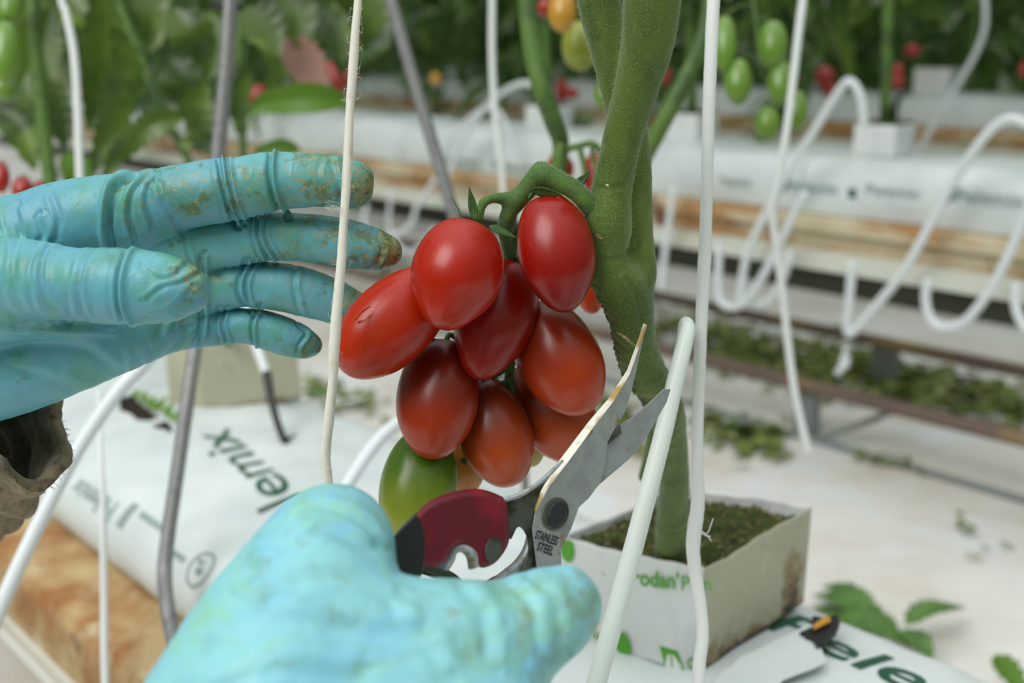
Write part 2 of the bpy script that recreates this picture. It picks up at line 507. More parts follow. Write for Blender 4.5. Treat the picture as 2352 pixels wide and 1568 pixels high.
Lfolds = [
    ([(243, 575), (236, 514), (250, 430), (300, 388)], 9, .0022, BK),
    ([(300, 560), (285, 490), (300, 430), (345, 385)], 7, .0010, BK),
    ([(340, 520), (325, 470), (330, 430), (352, 395)], 7, .0009, BK),
    ([(402, 540), (385, 505), (365, 470), (355, 430)], 9, .0006, BK),
    ([(118, 540), (122, 500), (108, 455)], 8, .0005, BK),
    ([(508, 340), (516, 395), (527, 450), (548, 510)], 7, .0021, IX),
    ([(528, 345), (532, 395), (543, 450), (562, 505)], 6, .0012, IX),
    ([(492, 350), (500, 400), (512, 450), (525, 500)], 6, .0004, IX),
    ([(633, 335), (627, 380), (630, 420), (642, 462), (662, 492)], 6.5, .0022, IX),
    ([(770, 355), (785, 400), (800, 440), (790, 480)], 9, .0007, IX),
    ([(752, 360), (742, 400), (760, 440)], 7, .0004, IX),
    ([(603, 490), (599, 530), (608, 560), (630, 595)], 6, .0014, (.405, .46)),
    ([(585, 490), (583, 530), (592, 560), (606, 600)], 5, .0008, (.405, .46)),
    ([(618, 490), (614, 530), (624, 560), (645, 590)], 5, .0008, (.405, .46)),
    ([(430, 532), (440, 575), (450, 610)], 6, .0006, (.408, .46)),
    ([(870, 530), (890, 570), (870, 625)], 7, .0006, (.405, .46)),
    ([(572, 605), (556, 650), (560, 680), (585, 712)], 6, .0013, (.41, .46)),
    ([(590, 603), (574, 650), (580, 690), (600, 715)], 5, .0008, (.41, .46)),
    ([(690, 610), (686, 660), (700, 720)], 7, .0005, (.41, .46)),
    ([(598, 708), (586, 748), (590, 795)], 5, .0013, (.41, .46)),
    ([(510, 712), (503, 745), (516, 790)], 5, .0006, (.41, .46)),
    ([(525, 712), (518, 745), (532, 790)], 5, .0008, (.41, .46)),
    ([(690, 740), (712, 765), (690, 800)], 5, .0007, (.41, .46)),
    ([(330, 560), (300, 580), (283, 625), (279, 680), (290, 725), (318, 755)], 8, .0021, TH),
    ([(300, 566), (276, 590), (262, 640), (262, 690), (275, 745)], 7, .0004, TH),
    ([(245, 562), (212, 590), (194, 640), (196, 690), (215, 745)], 8, .0008, TH),
    ([(215, 562), (180, 590), (165, 640), (168, 700), (185, 745)], 7, .0004, TH),
    ([(150, 540), (118, 580), (108, 625), (118, 680), (165, 735)], 9, .0009, TH),
    ([(100, 500), (112, 540), (98, 570), (80, 620), (86, 690), (110, 740)], 9, .0007, (.3, .42)),
    ([(50, 480), (60, 540), (46, 600), (50, 660), (75, 720)], 9, .0005, (.3, .42)),
    ([(0, 500), (22, 560), (14, 630), (26, 700), (50, 740)], 9, .0005, (.3, .42)),
    ([(330, 680), (370, 650), (410, 640), (450, 620)], 7, .0004, TH),
    ([(345, 720), (390, 700), (430, 660)], 8, .0004, TH),
    ([(340, 610), (380, 630), (430, 590)], 8, .0004, TH),
    ([(474, 590), (473, 680), (472, 760), (455, 800)], 7, .0012, (.395, .46)),
    ([(300, 745), (295, 800), (310, 880)], 10, .0004, (.38, .46)),
    ([(390, 745), (370, 790), (340, 830)], 9, .0005, (.38, .46)),
    ([(440, 760), (410, 800), (360, 850)], 7, .0005, (.38, .46)),
    ([(120, 760), (220, 790), (300, 850)], 14, .0005, (.38, .46)),
    ([(20, 820), (120, 850), (220, 890)], 14, .0005, (.38, .46)),
    ([(0, 740), (60, 748), (150, 745), (260, 750)], 9, -.0007, (.38, .43)),
]
Lgrime = [(835, 425, 70, .8, .3), (720, 410, 120, .5, .3), (560, 430, 120, .42, .3), (440, 440, 140, .38, .3), (310, 460, 130, .36, .3),
          (150, 460, 150, .12, .3), (900, 578, 70, .85, .3), (780, 560, 130, .5, .3), (650, 555, 100, .4, .3), (820, 710, 90, .6, .3), (690, 670, 110, .35, .3),
          (735, 790, 50, .6, .3), (620, 770, 90, .25, .3), (450, 640, 75, .5, .3), (400, 720, 90, .3, .3), (100, 800, 200, .12, .3), (250, 850, 200, .1, .3)]
finish_glove(glove, Lfolds, Lgrime, .00016)
print('left glove', len(glove.data.vertices))

# sleeve of the left arm, frayed at the rim
def sleeve_geo():
    c0 = P(14, 926, .437)
    c1 = P(-330, 1190, .53)
    ax = c1 - c0
    ax /= np.linalg.norm(ax)
    e1 = np.cross(ax, FW); e1 /= np.linalg.norm(e1)
    e2 = np.cross(ax, e1)
    V, F = [], []
    n, m = 96, 40
    rows = []
    for j in range(m + 1):
        rows.append((j / m, 0))
    for layer, rr in ((0, .0235), (1, .0195)):
        for j in range(m + 1):
            t = j / m
            for k in range(n):
                th = 2 * math.pi * k / n
                wob = .0018 * math.sin(3 * th + 2) + .0012 * math.sin(7 * th + t * 9) + .002 * math.sin(t * 30 + 2 * math.sin(th)) * min(1, t * 5)
                edge = .0022 * math.sin(5 * th) + random.uniform(-.0009, .0009) if j == 0 else 0
                r = rr + wob + .012 * t + (.002 * math.exp(-t * 20))
                p = c0 + ax * (t * .11 + edge) + e1 * math.cos(th) * r * 1.45 + e2 * math.sin(th) * r
                V.append(p)
    N = (m + 1) * n
    for l in (0, 1):
        for j in range(m):
            for k in range(n):
                k2 = (k + 1) % n
                a = l * N + j * n + k; b = l * N + j * n + k2
                q = (a, b, b + n, a + n)
                F.append(q if l else q[::-1])
    for k in range(n):
        k2 = (k + 1) % n
        F.append((k, k2, N + k2, N + k))
    return V, F, c0, ax, e1, e2
v, f, c0, ax_, e1, e2 = sleeve_geo()
sl = mesh_obj('sleeve', v, f, M['sleeve'], lhand)
sl['label'] = 'frayed brown cloth sleeve below the wrist'
geos = []
for k in range(150):
    kk = random.randrange(96)
    th = 2 * math.pi * kk / 96
    p = np.asarray(v[kk + 96 * random.randrange(2)])
    out = e1 * math.cos(th) + e2 * math.sin(th)
    L_ = random.uniform(.001, .0035)
    q1 = p + out * L_ * .6 - ax_ * L_ * random.uniform(0, .8)
    q2 = q1 + out * L_ * random.uniform(-.3, .5) - ax_ * L_ * random.uniform(-.3, .8) + e1 * L_ * random.uniform(-.4, .4)
    geos.append(tube_geo([p, q1, q2], [.00013, .0001, .00005], seg=4, per=3))
fr = mesh_obj('frayed_threads', *join(geos), M['sleeve'], sl)
fr['kind'] = 'stuff'

# ---- right hand: close to the lens, thumb to the right, index knuckle at the top, holding the snips
R_palm = [
    chain([(750, 1290, 125, .300), (700, 1420, 180, .285), (640, 1620, 230, .27), (560, 1900, 260, .26)]),
    chain([(700, 1420, 150, .29), (860, 1530, 160, .28), (900, 1750, 220, .27), (850, 2000, 260, .26)]),
    chain([(860, 1500, 130, .285), (1040, 1540, 140, .285), (1100, 1750, 190, .28), (1050, 2000, 230, .27)]),
    chain([(585, 1480, 130, .285), (495, 1640, 175, .275), (470, 1900, 230, .265)]),
]
R_fing = [
    [chain([(640, 1500, 150, .285), (700, 1380, 140, .292), (755, 1258, 126, .305), (775, 1236, 112, .318), (800, 1270, 92, .345), (850, 1370, 84, .36), (930, 1430, 80, .366), (1010, 1420, 70, .366)])],
    [chain([(900, 1560, 140, .29), (1030, 1478, 130, .295), (1150, 1455, 118, .30), (1245, 1420, 112, .304), (1290, 1390, 92, .307)])],
    [chain([(620, 1640, 150, .30), (720, 1580, 100, .335), (840, 1580, 88, .36), (960, 1560, 80, .368), (1040, 1540, 66, .366)])],
    [chain([(620, 1800, 150, .30), (740, 1720, 95, .335), (860, 1710, 82, .36), (980, 1690, 76, .366), (1060, 1670, 62, .366)])],
    [chain([(640, 1950, 140, .30), (760, 1860, 90, .33), (880, 1850, 74, .355), (990, 1830, 68, .36)])],
]
v, f = sdf_mesh([R_palm] + R_fing, 0.0011, 0.012)
rhand = thing('gloved_hand', P(800, 1500, .29), 'blurred hand in a pale teal glove at bottom centre gripping the red handled snips', 'hand')
glove2 = mesh_obj('glove', v, f, M['glove2'], rhand)
Rfolds = [
    ([(640, 1230), (700, 1160), (770, 1150), (850, 1190), (890, 1240)], 12, .0007, (.24, .36)),
    ([(600, 1290), (690, 1210), (770, 1190), (850, 1230)], 16, .0006, (.24, .36)),
    ([(560, 1350), (700, 1290), (820, 1300), (900, 1340)], 22, .0005, (.24, .36)),
    ([(500, 1450), (640, 1390), (800, 1400), (940, 1420)], 26, .0005, (.24, .36)),
    ([(940, 1400), (1000, 1440), (1040, 1520)], 22, .0006, (.24, .36)),
    ([(1090, 1330), (1140, 1400), (1150, 1500)], 20, .0006, (.24, .36)),
    ([(1180, 1320), (1240, 1380), (1260, 1500)], 14, .0006, (.24, .36)),
    ([(1230, 1310), (1290, 1360), (1310, 1480)], 12, .0005, (.24, .36)),
    ([(450, 1568), (620, 1500), (800, 1520)], 26, .0006, (.24, .36)),
]
Rgrime = [(1360, 1400, 130, .55, .2), (1240, 1400, 150, .4, .2), (1050, 1450, 200, .2, .2), (700, 1250, 300, .1, .2), (600, 1500, 300, .12, .2)]
finish_glove(glove2, Rfolds, Rgrime, .00022)
print('right glove', len(glove2.data.vertices))

# ================================================================ the tomato plant in front
A_ = [(1540, -300, 66, .355), (1506, -90, 68, .372), (1496, 20, 66, .379), (1486, 108, 60, .386), (1457, 217, 50, .396), (1428, 325, 45, .405), (1406, 430, 47, .412), (1397, 500, 54, .414), (1396, 528, 55, .416),
      (1391, 570, 49, .419), (1398, 620, 52, .422), (1424, 655, 56, .425), (1444, 700, 54, .43), (1454, 750, 49, .436), (1462, 800, 47, .444), (1478, 850, 48, .454), (1500, 882, 46, .464),
      (1528, 930, 40, .48), (1540, 1000, 37, .505), (1549, 1100, 34, .542), (1545, 1180, 37, .572), (1541, 1250, 38, .60), (1540, 1300, 37, .62)]
B_ = [(1325, -300, 44, .40), (1362, -80, 46, .412), (1377, 10, 50, .415), (1405, 120, 47, .42), (1432, 240, 44, .424), (1450, 350, 43, .428), (1455, 450, 42, .43), (1458, 540, 42, .431), (1468, 600, 39, .431), (1472, 640, 35, .43), (1455, 690, 34, .434)]
plant_base = P(1540, 1290, .61)
plant = thing('tomato_plant', plant_base, 'fuzzy green tomato plant rooted in the printed white block, bearing the ripe truss', 'plant')
v, f = sdf_mesh([[chain(A_)], [chain(B_)]], 0.0006, 0.004)
stem = mesh_obj('main_stem', v, f, M['stem'], plant)
clean(stem)
def stem_detail(o, amp=.00022):
    me = o.data
    n = len(me.vertices)
    co = np.empty(n * 3)
    me.vertices.foreach_get('co', co)
    co = co.reshape(-1, 3)
    q = np.stack(proj(co), 1)
    nr = vn(o)
    d = amp * fbm(co * np.array([260, 260, 120]), 3)
    # crosswise wrinkles and root bumps on the bent lower part
    m_ = (q[:, 1] > 640) & (q[:, 1] < 960) & (q[:, 0] > 1330)
    d[m_] += .00035 * np.clip(vnoise(co[m_] * np.array([90, 90, 520])), -.2, 1)
    left = np.clip((1.0 - np.abs(q[:, 0] - np.interp(q[:, 1], [600, 660, 720, 800, 850, 880, 930], [1345, 1368, 1392, 1413, 1420, 1452, 1485])) / 14), 0, 1)
    m2 = (q[:, 1] > 600) & (q[:, 1] < 940)
    d[m2] += left[m2] * .0011 * np.clip(vnoise(co[m2] * 900) * 1.5, 0, 1)
    for pts, wp, am in (([(1340, 560), (1395, 585), (1450, 560)], 8, .0005), ([(1500, 1190), (1545, 1215), (1585, 1190)], 5, .0006), ([(1440, 640), (1462, 690), (1478, 760)], 7, -.0006),
                        ([(1410, 770), (1440, 790), (1470, 800)], 6, .0004), ([(1460, 900), (1500, 905), (1545, 890)], 6, .0006), ([(1330, 410), (1400, 418), (1470, 405)], 9, .0002)):
        d += fold(q, pts, wp, am)
    co = co + nr * d[:, None]
    me.vertices.foreach_set('co', co.ravel())
    me.update()
stem_detail(stem)
# cut leaf scar, lenticels, adventitious root bumps
def blob(name, x, y, d, rx, ry, rz, m, parent, nz=.15, loc=False):
    bm = bmesh.new()
    bmesh.ops.create_icosphere(bm, subdivisions=3, radius=1)
    c = P(x, y, d)
    V = []
    k = d / FPX
    for p in bm.verts:
        s = 1 + nz * vnoise(np.array([[p.co.x * 3 + x, p.co.y * 3, p.co.z * 3]]))[0]
        V.append(c + s * (RT * p.co.x * rx * k + UP * p.co.y * ry * k + FW * p.co.z * rz * k))
    F = [[q.index for q in fc.verts] for fc in bm.faces]
    bm.free()
    return mesh_obj(name, V, F, m, parent, loc=c if loc else None)
def surf(x, y, r, c, tot):
    """depth of the front of the stem at (x, y): centre px c, radius px r, centre depth tot"""
    return tot - math.sqrt(max(0, r * r - (x - c) ** 2)) * tot / FPX
sc = blob('leaf_scar', 1391, 541, .4095, 26, 12, 12, M['stem_old'], plant, .2)
sc['label'] = 'pale cut leaf scar'
for x, y, r, d in ((1396, 424, 5, .4045), (1427, 400, 4, .4055), (1385, 513, 7, .4065)):
    blob('lenticel', x, y, d, r, r, 3, mat('lenticel_yellow', C(198, 204, 128), 0.6) if 'len' not in M else M['len'], plant, .1)
sp = tube('side_shoot', [P(1492, 900, .50), P(1498, 980, .535), P(1492, 1040, .56), P(1480, 1095, .585)], [9 * .5 / FPX, 12 * .53 / FPX, 13 * .56 / FPX, 14 * .59 / FPX], M['bstem'], plant)
scr = tube('bark_crack', [P(1418, 765, .4205), P(1432, 772, .4185), P(1448, 786, .4195), P(1462, 796, .423)], [.0004, .0009, .0008, .0003], M['stem_old'], plant, flat=.6)

# truss
T_main = [(1410, 520, 26, .421), (1375, 492, 24, .414), (1345, 462, 25, .410), (1312, 434, 25, .409), (1278, 414, 25, .409), (1246, 404, 27, .410), (1226, 416, 24, .411), (1206, 440, 22, .412), (1184, 462, 22, .413),
          (1170, 488, 19, .414), (1160, 520, 18, .417), (1162, 555, 14, .422), (1172, 600, 12, .43), (1176, 660, 13, .437), (1168, 740, 12, .442), (1172, 830, 11, .446), (1165, 900, 11, .447), (1150, 980, 10, .448)]
T_b1 = [(1184, 462, 18, .413), (1158, 456, 14, .411), (1130, 456, 11, .409), (1112, 464, 12, .408), (1104, 480, 10, .4075), (1100, 503, 10, .407)]
T_b2 = [(1246, 404, 24, .410), (1240, 386, 15, .414), (1254, 385, 12, .418), (1262, 400, 10, .42), (1262, 425, 9, .417)]
T_b3 = [(1172, 590, 11, .428), (1182, 560, 9, .425), (1182, 530, 9, .423), (1170, 500, 11, .417)]
v, f = sdf_mesh([[chain(T_main)], [chain(T_b1)], [chain(T_b2)], [chain(T_b3)]], 0.00042, 0.0022)
truss = mesh_obj('truss_stalk', v, f, M['truss'], plant)
clean(truss)
stem_detail(truss, .00014)
crk = tube('bark_crack', [P(1278, 441, .4035), P(1298, 452, .402), (P(1318, 468, .402)), P(1340, 492, .4045)], [.0003, .0007, .0008, .0004], M['stem_old'], plant, flat=.5)

# soft hairs standing off the stems
def fuzz(o, parent, n, lmin, lmax, ymax=1200, r=.00003, seed=1, ymin=-100):
    me = o.data
    rs = np.random.RandomState(seed)
    N = len(me.vertices)
    co = np.empty(N * 3)
    me.vertices.foreach_get('co', co)
    co = co.reshape(-1, 3)
    nr = vn(o)
    q = np.stack(proj(co), 1)
    depth = (co - CC) @ FW
    vd = (co - CC) / np.linalg.norm(co - CC, axis=1)[:, None]
    face = np.abs((nr * vd).sum(1))
    ok = np.where((q[:, 1] > ymin) & (q[:, 1] < ymax) & (face < 0.75))[0]
    wt = np.exp(-(face[ok] / .3) ** 2) + .12
    idx = rs.choice(ok, n, p=wt / wt.sum())
    V, F = [], []
    for i in idx:
        p = co[i]
        d = nr[i] + rs.normal(0, .25, 3)
        d /= np.linalg.norm(d)
        L_ = rs.uniform(lmin, lmax)
        a = np.cross(d, [0.3, .5, .8]); a /= np.linalg.norm(a)
        b = np.cross(d, a)
        t2 = p + d * L_ + rs.normal(0, L_ * .15, 3)
        k = len(V)
        V += [p + a * r, p - a * r * .5 + b * r * .87, p - a * r * .5 - b * r * .87, t2]
        F += [(k, k + 1, k + 3), (k + 1, k + 2, k + 3), (k + 2, k, k + 3)]
    h = mesh_obj('stem_hair', V, F, M['fuzz'], parent, smooth=False)
    h['kind'] = 'stuff'
    return h
fuzz(stem, plant, 5200, .0007, .0017, 1150, .000028, 1)
fuzz(truss, plant, 2600, .0004, .0013, 700, .000024, 2)

# ---------------------------------------------------------------- plum tomatoes
def sepal_geo(base, dr, out, L_, wd, curl=0.5):
    """one narrow pointed sepal"""
    side = np.cross(dr, out); side /= np.linalg.norm(side)
    V, F = [], []
    n = 10
    for i in range(n + 1):
        t = i / n
        c = base + dr * L_ * t + out * curl * L_ * t * t
        ww = wd * math.sin(math.pi * min(1, t ** .8 * .95 + .05)) * (1 - .25 * t)
        up = out * ww * .5
        for s, h in ((-1, .5), (-.5, .1), (0, -.1), (.5, .1), (1, .5)):
            V.append(c + side * ww * s + up * h)
    for i in range(n):
        for k in range(4):
            a = i * 5 + k
            F.append((a, a + 1, a + 6, a + 5))
    return V, F
def tomato_geo(R, L_, tip=.12, seg=56, rings=40, seed=0):
    V, F = [], []
    rs = random.Random(seed)
    ph = rs.uniform(0, 6)
    for i in range(rings + 1):
        t = math.pi * i / rings
        z = math.cos(t) * L_ / 2
        r = R * math.sin(t) ** .86
        r *= 1 - .05 * math.cos(t)          # fuller towards the blossom end or shoulder
        if math.cos(t) > .86:
            z -= (math.cos(t) - .86) * L_ * .22
        if math.cos(t) < -.7:
            k = (-math.cos(t) - .7) / .3
            z -= k * k * L_ * tip * .35
        for s in range(seg):
            th = 2 * math.pi * s / seg
            rr = r * (1 + .012 * math.cos(3 * th + ph) + .008 * math.cos(5 * th + ph * 2))
            V.append((rr * math.cos(th), rr * math.sin(th), z))
    for i in range(rings):
        for s in range(seg):
            s2 = (s + 1) % seg
            F.append((i * seg + s, (i + 1) * seg + s, (i + 1) * seg + s2, i * seg + s2))
    return V, F
def tomato_mat(name, top, bot, lo=-.2, hi=.3, L_=.044, rough=.31, speck=True):
    lay = []
    if speck:
        lay = [(1800, tuple(list(np.minimum(np.array(top[:3]) * 1.4 + .015, 1)) + [1]), .74, .78, 0)]
    m = mat(name, top, rough, lay, sss=.04, coat=.14, spec=.35, grad=(hi * L_ - .012, lo * L_ - .012, bot), bump=(1600, .06, .0002))
    return m
def tomato(top, bot, wpx, m, label, seed, name='plum_tomato', group='plum tomatoes on the front truss', tip=.12, seg=56):
    a = P(*top); b = P(*bot)
    ax = a - b
    Lr = np.linalg.norm(ax)
    c = (a + b) / 2
    R = wpx / 2 * (top[2] + bot[2]) / 2 / FPX
    q = Vector(ax).to_track_quat('Z', 'Y')
    c = c + ax * tip * .16
    V, F = tomato_geo(R, Lr * .99 / (1 + .175 * tip * 2 - .015), tip, seed=seed, seg=seg, rings=int(seg * .7))
    o = mesh_obj(name, V, F, m)
    o.location = tuple(c)
    o.rotation_mode = 'QUATERNION'
    o.rotation_quaternion = q
    tag(o, label, 'tomato', group)
    return o, c, ax / Lr, R, Lr
RED = C(172, 26, 12); RED2 = C(160, 20, 16); ORA = C(186, 60, 20); BRN = C(150, 52, 18); BRN2 = C(158, 66, 26)
tm1 = tomato_mat('tomato_red_a', C(164, 24, 3), C(170, 34, 5))
tm2 = tomato_mat('tomato_red_b', C(148, 18, 5), C(122, 12, 6))
tm3 = tomato_mat('tomato_red_orange', C(172, 34, 3), C(172, 42, 5))
tm4 = tomato_mat('tomato_dark_red', C(130, 13, 5), C(142, 18, 6))
tm5 = tomato_mat('tomato_orange_red', C(132, 34, 8), C(168, 56, 16), 0, .35)
tm6 = tomato_mat('tomato_brown_red', C(116, 28, 8), C(158, 48, 14), 0, .3)
tm7 = tomato_mat('tomato_brown_orange', C(120, 42, 12), C(160, 64, 22), 0, .3)
tm9 = tomato_mat('tomato_green', C(72, 104, 16), C(136, 144, 44), -.1, .35)
tm10 = tomato_mat('tomato_amber', C(160, 104, 34), C(176, 124, 54))
tm11 = tomato_mat('tomato_olive', C(150, 146, 66), C(164, 150, 74))
bred = mat('background_tomato_red', C(156, 24, 12), .3, coat=.3)
bgrn = mat('background_tomato_green', C(106, 142, 50), .3, coat=.3, sss=.1)
byel = mat('background_tomato_amber', C(190, 140, 40), .3, coat=.3)
TOM = [
    ((1082, 511, .404), (1012, 754, .392), 212, tm1, 'large glossy red tomato at the top left of the truss, its tip pointing down', 1),
    ((1253, 447, .410), (1302, 715, .402), 176, tm2, 'tall dark red tomato tucked directly under the arched truss stalk beside the stem', 2),
    ((1012, 636, .417), (786, 850, .405), 192, tm3, 'elongated red tomato leaning out left to touch the white string', 3),
    ((1180, 600, .433), (1092, 870, .419), 186, tm4, 'deep red tomato in the middle of the truss, below and right of the largest one', 4),
    ((1215, 698, .440), (1350, 946, .428), 192, tm5, 'orange red tomato at the right of the truss, wet spot near its tip', 5),
    ((1024, 775, .436), (988, 1053, .424), 188, tm6, 'brownish red tomato hanging upright above the green one', 6),
    ((1095, 868, .450), (1178, 1115, .438), 170, tm7, 'brownish orange tomato lowest in the middle of the truss', 7),
    ((1195, 830, .466), (1345, 1056, .456), 178, tm7, 'brown orange tomato half hidden behind the snips blade', 8),
    ((985, 985, .447), (935, 1262, .432), 178, tm9, 'unripe green tomato at the bottom left of the truss above the red handle', 9),
    ((1040, 985, .475), (1068, 1140, .468), 118, tm10, 'amber half ripe tomato peeping out behind the green one', 10),
    ((1195, 925, .480), (1222, 1072, .474), 88, tm11, 'small olive coloured tomato showing between two brownish ones', 11),
    ((1352, 590, .50), (1360, 720, .495), 74, tm5, 'small orange tomato half hidden behind the thick stem', 12),
]
for i, (t, b, wd, m, lab, sd) in enumerate(TOM):
    o, c, ax, R, Lr = tomato(t, b, wd, m, lab, sd, tip=[.34, .22, .1, .34, .12, .14, .1, .15, .2, .1, .1, .1][i])
    # calyx at the shoulder
    top = c + ax * Lr * .43
    geos = []
    a = np.cross(ax, [0.2, .9, .1]); a /= np.linalg.norm(a)
    b_ = np.cross(ax, a)
    if i == 0:
        # two upright sepals on the skyline and one lying to the right
        geos.append(sepal_geo(P(1092, 508, .402), (P(1078, 432, .401) - P(1092, 508, .402)) / np.linalg.norm(P(1078, 432, .401) - P(1092, 508, .402)), FW * -1, .0132, .0019, .12))
        d_ = (P(1052, 455, .403) - P(1062, 506, .402)); d_ /= np.linalg.norm(d_)
        geos.append(sepal_geo(P(1062, 508, .402), d_, RT * -1, .0098, .0009, .25))
        d_ = (P(1190, 542, .408) - P(1128, 516, .406)); d_ /= np.linalg.norm(d_)
        geos.append(sepal_geo(P(1124, 520, .403), d_, (UP - FW) * .7, .0118, .0024, .0))
    elif i == 1:
        d_ = (P(1356, 396, .418) - P(1318, 436, .418)); d_ /= np.linalg.norm(d_)
        geos.append(sepal_geo(P(1310, 442, .418), d_, -FW, .0118, .0022, .15))
        d_ = (P(1300, 448, .403) - P(1225, 440, .405)); d_ /= np.linalg.norm(d_)
        geos.append(sepal_geo(P(1222, 436, .402), d_, (-UP - FW) * .7, .012, .0026, .1))
        d_ = (P(1212, 458, .403) - P(1222, 440, .403)); d_ /= np.linalg.norm(d_)
        geos.append(sepal_geo(P(1222, 442, .403), d_, FW, .003, .0007, .1))
    else:
        for k in range(5):
            th = k * 2 * math.pi / 5 + i
            o_ = a * math.cos(th) + b_ * math.sin(th)
            d_ = o_ * .8 - ax * .25
            d_ /= np.linalg.norm(d_)
            geos.append(sepal_geo(top + ax * .001, d_, ax, min(R * 1.0, .011), .0018, .15))
    cal = mesh_obj('calyx', *join(geos), M['sepal'], o)
    solid(cal, .0003)
    if i > 1 and i < 11:
        # pedicel runs to the truss stalk behind
        tgt = P(1170, 700 if i < 5 else 930, .446)
        if i in (10,): tgt = P(1165, 900, .447)
        ped = tube('pedicel', [top + ax * .001, top + ax * .006 + (tgt - top) * .15, tgt], [.0011, .0012, .0013], M['truss'], o, seg=8, per=5)
    if i == 2:
        w_ = tube('wet_scratch', [P(815, 735, .3945), P(826, 722, .3925), P(836, 712, .3925), P(852, 703, .3925)], [.0009, .0006, .0009, .0004], mat('split_skin', C(176, 66, 34), .15, coat=1), o, seg=8, per=4, flat=.3)
# inner green bits seen in the gap below the middle tomato
sg = []
for (x0, y0, x1, y1) in ((1120, 868, 1172, 846), (1140, 892, 1172, 868), (1172, 860, 1182, 915), (1060, 1052, 1072, 1068), (1150, 884, 1178, 905)):
    p0 = P(x0, y0, .444); p1 = P(x1, y1, .444)
    d_ = p1 - p0
    sg.append(sepal_geo(p0, d_ / np.linalg.norm(d_), -FW, np.linalg.norm(d_), .0014, .1))
for g_ in sg:
    solid(mesh_obj('inner_sepal', *g_, M['sepal'], plant), .0003)

# ---------------------------------------------------------------- the snips
def dS(x, y):
    return .368 + (x - 1275) * .00011 - (y - 1175) * .00003
def plate(name, poly, off, th, m, parent, bev=.0004):
    """a steel or plastic plate following an outline, of real thickness"""
    n = len(poly)
    F0 = [P(x, y, dS(x, y) + off) for x, y in poly]
    F1 = [p + FW * th for p in F0]
    V = F0 + F1
    F = [tuple(range(n))[::-1], tuple(range(n, 2 * n))] + [(i, (i + 1) % n, n + (i + 1) % n, n + i) for i in range(n)]
    o = mesh_obj(name, V, F, m, parent, smooth=False)
    clean(o)
    if bev:
        bevel(o, bev, 3)
        for p in o.data.polygons: p.use_smooth = True
        o.modifiers.new('wn', 'WEIGHTED_NORMAL')
    return o
def sm(pts, per=5, closed=True):
    p = np.array([(x, y, 0) for x, y in pts], float)
    p = np.vstack([p[-1:], p, p[:2]])
    out = []
    for i in range(1, len(p) - 2):
        for k in range(per):
            t = k / per
            a, b, c, d = p[i - 1], p[i], p[i + 1], p[i + 2]
            out.append(0.5 * ((2 * b) + (-a + c) * t + (2 * a - 5 * b + 4 * c - d) * t * t + (-a + 3 * b - 3 * c + d) * t ** 3))
    return [(q[0], q[1]) for q in out]
snips = thing('harvest_snips', P(1278, 1178, .368), 'steel bladed harvest snips with dark red grips held beneath the tomatoes', 'snips')
blade1_l = [(1478, 742), (1462, 790), (1440, 850), (1400, 912), (1352, 968), (1296, 1042), (1248, 1106), (1226, 1166)]
blade1_in = [(1484, 745), (1468, 797), (1447, 858), (1409, 922), (1363, 981), (1308, 1056), (1260, 1119), (1229, 1176)]
blade1 = plate('upper_blade', [(1484, 745)] + blade1_in[1:] + [(1222, 1215), (1232, 1300), (1262, 1345), (1290, 1300), (1290, 1262), (1312, 1215), (1330, 1165), (1352, 1145), (1378, 1110), (1392, 1060), (1396, 1015), (1412, 985), (1436, 945), (1450, 900), (1462, 850), (1478, 775)], 0, .0016, M['steel'], snips, .0003)
# bevelled back of the blade facing the sky
V = [P(x, y, dS(x, y) + .0030) for x, y in blade1_l] + [P(x, y, dS(x, y) - .0002) for x, y in blade1_in] + [P(x + 2, y + 2, dS(x, y) + .0034) for x, y in blade1_in]
n = len(blade1_l)
F = []
for i in range(n - 1):
    F += [(i, i + 1, n + i + 1, n + i), (n + i, n + i + 1, 2 * n + i + 1, 2 * n + i), (2 * n + i, 2 * n + i + 1, i + 1, i)]
F += [(0, n, 2 * n), (n - 1, 3 * n - 1, 2 * n - 1)]
bv = mesh_obj('blade_spine', V, F, M['steel2'], blade1, smooth=False)
clean(bv)
bv['label'] = 'pale stained bevel along the blade'
blade2 = plate('lower_blade', [(1541, 893), (1524, 893), (1490, 926), (1446, 962), (1424, 975), (1400, 1000), (1386, 1018), (1350, 1080), (1330, 1150), (1352, 1140), (1378, 1112), (1408, 1086), (1444, 1056), (1478, 1016), (1508, 965), (1532, 922)], .0018, .0015, M['steel'], snips, .0003)
bevel_edge = plate('ground_edge', [(1424, 974), (1400, 998), (1386, 1018), (1392, 1024), (1410, 1010), (1428, 994)], .0006, .0011, M['steeld'], blade2, .0002)
def disc(name, x, y, rx, ry, off, th, m, parent, bev=.0005, ang=0):
    ca, sa = math.cos(ang), math.sin(ang)
    pts = [(x + rx * math.cos(t) * ca - ry * math.sin(t) * sa, y + rx * math.cos(t) * sa + ry * math.sin(t) * ca) for t in np.linspace(0, 2 * math.pi, 33)[:-1]]
    return plate(name, pts, off, th, m, parent, bev)
ring = disc('pivot_washer', 1276, 1180, 30, 39, -.0010, .0012, M['steeld'], snips, .0004, .3)
bolt = disc('pivot_bolt', 1281, 1180, 21, 30, -.0020, .0016, M['bolt'], snips, .0006, .3)
neck = plate('tang', sm([(1156, 1150), (1185, 1138), (1215, 1126), (1245, 1100), (1290, 1062), (1262, 1130), (1232, 1180), (1226, 1230), (1232, 1290), (1222, 1320), (1200, 1315), (1212, 1270), (1208, 1230), (1190, 1210), (1172, 1240), (1164, 1200)]), .0020, .0030, M['steeld'], snips, .0006)
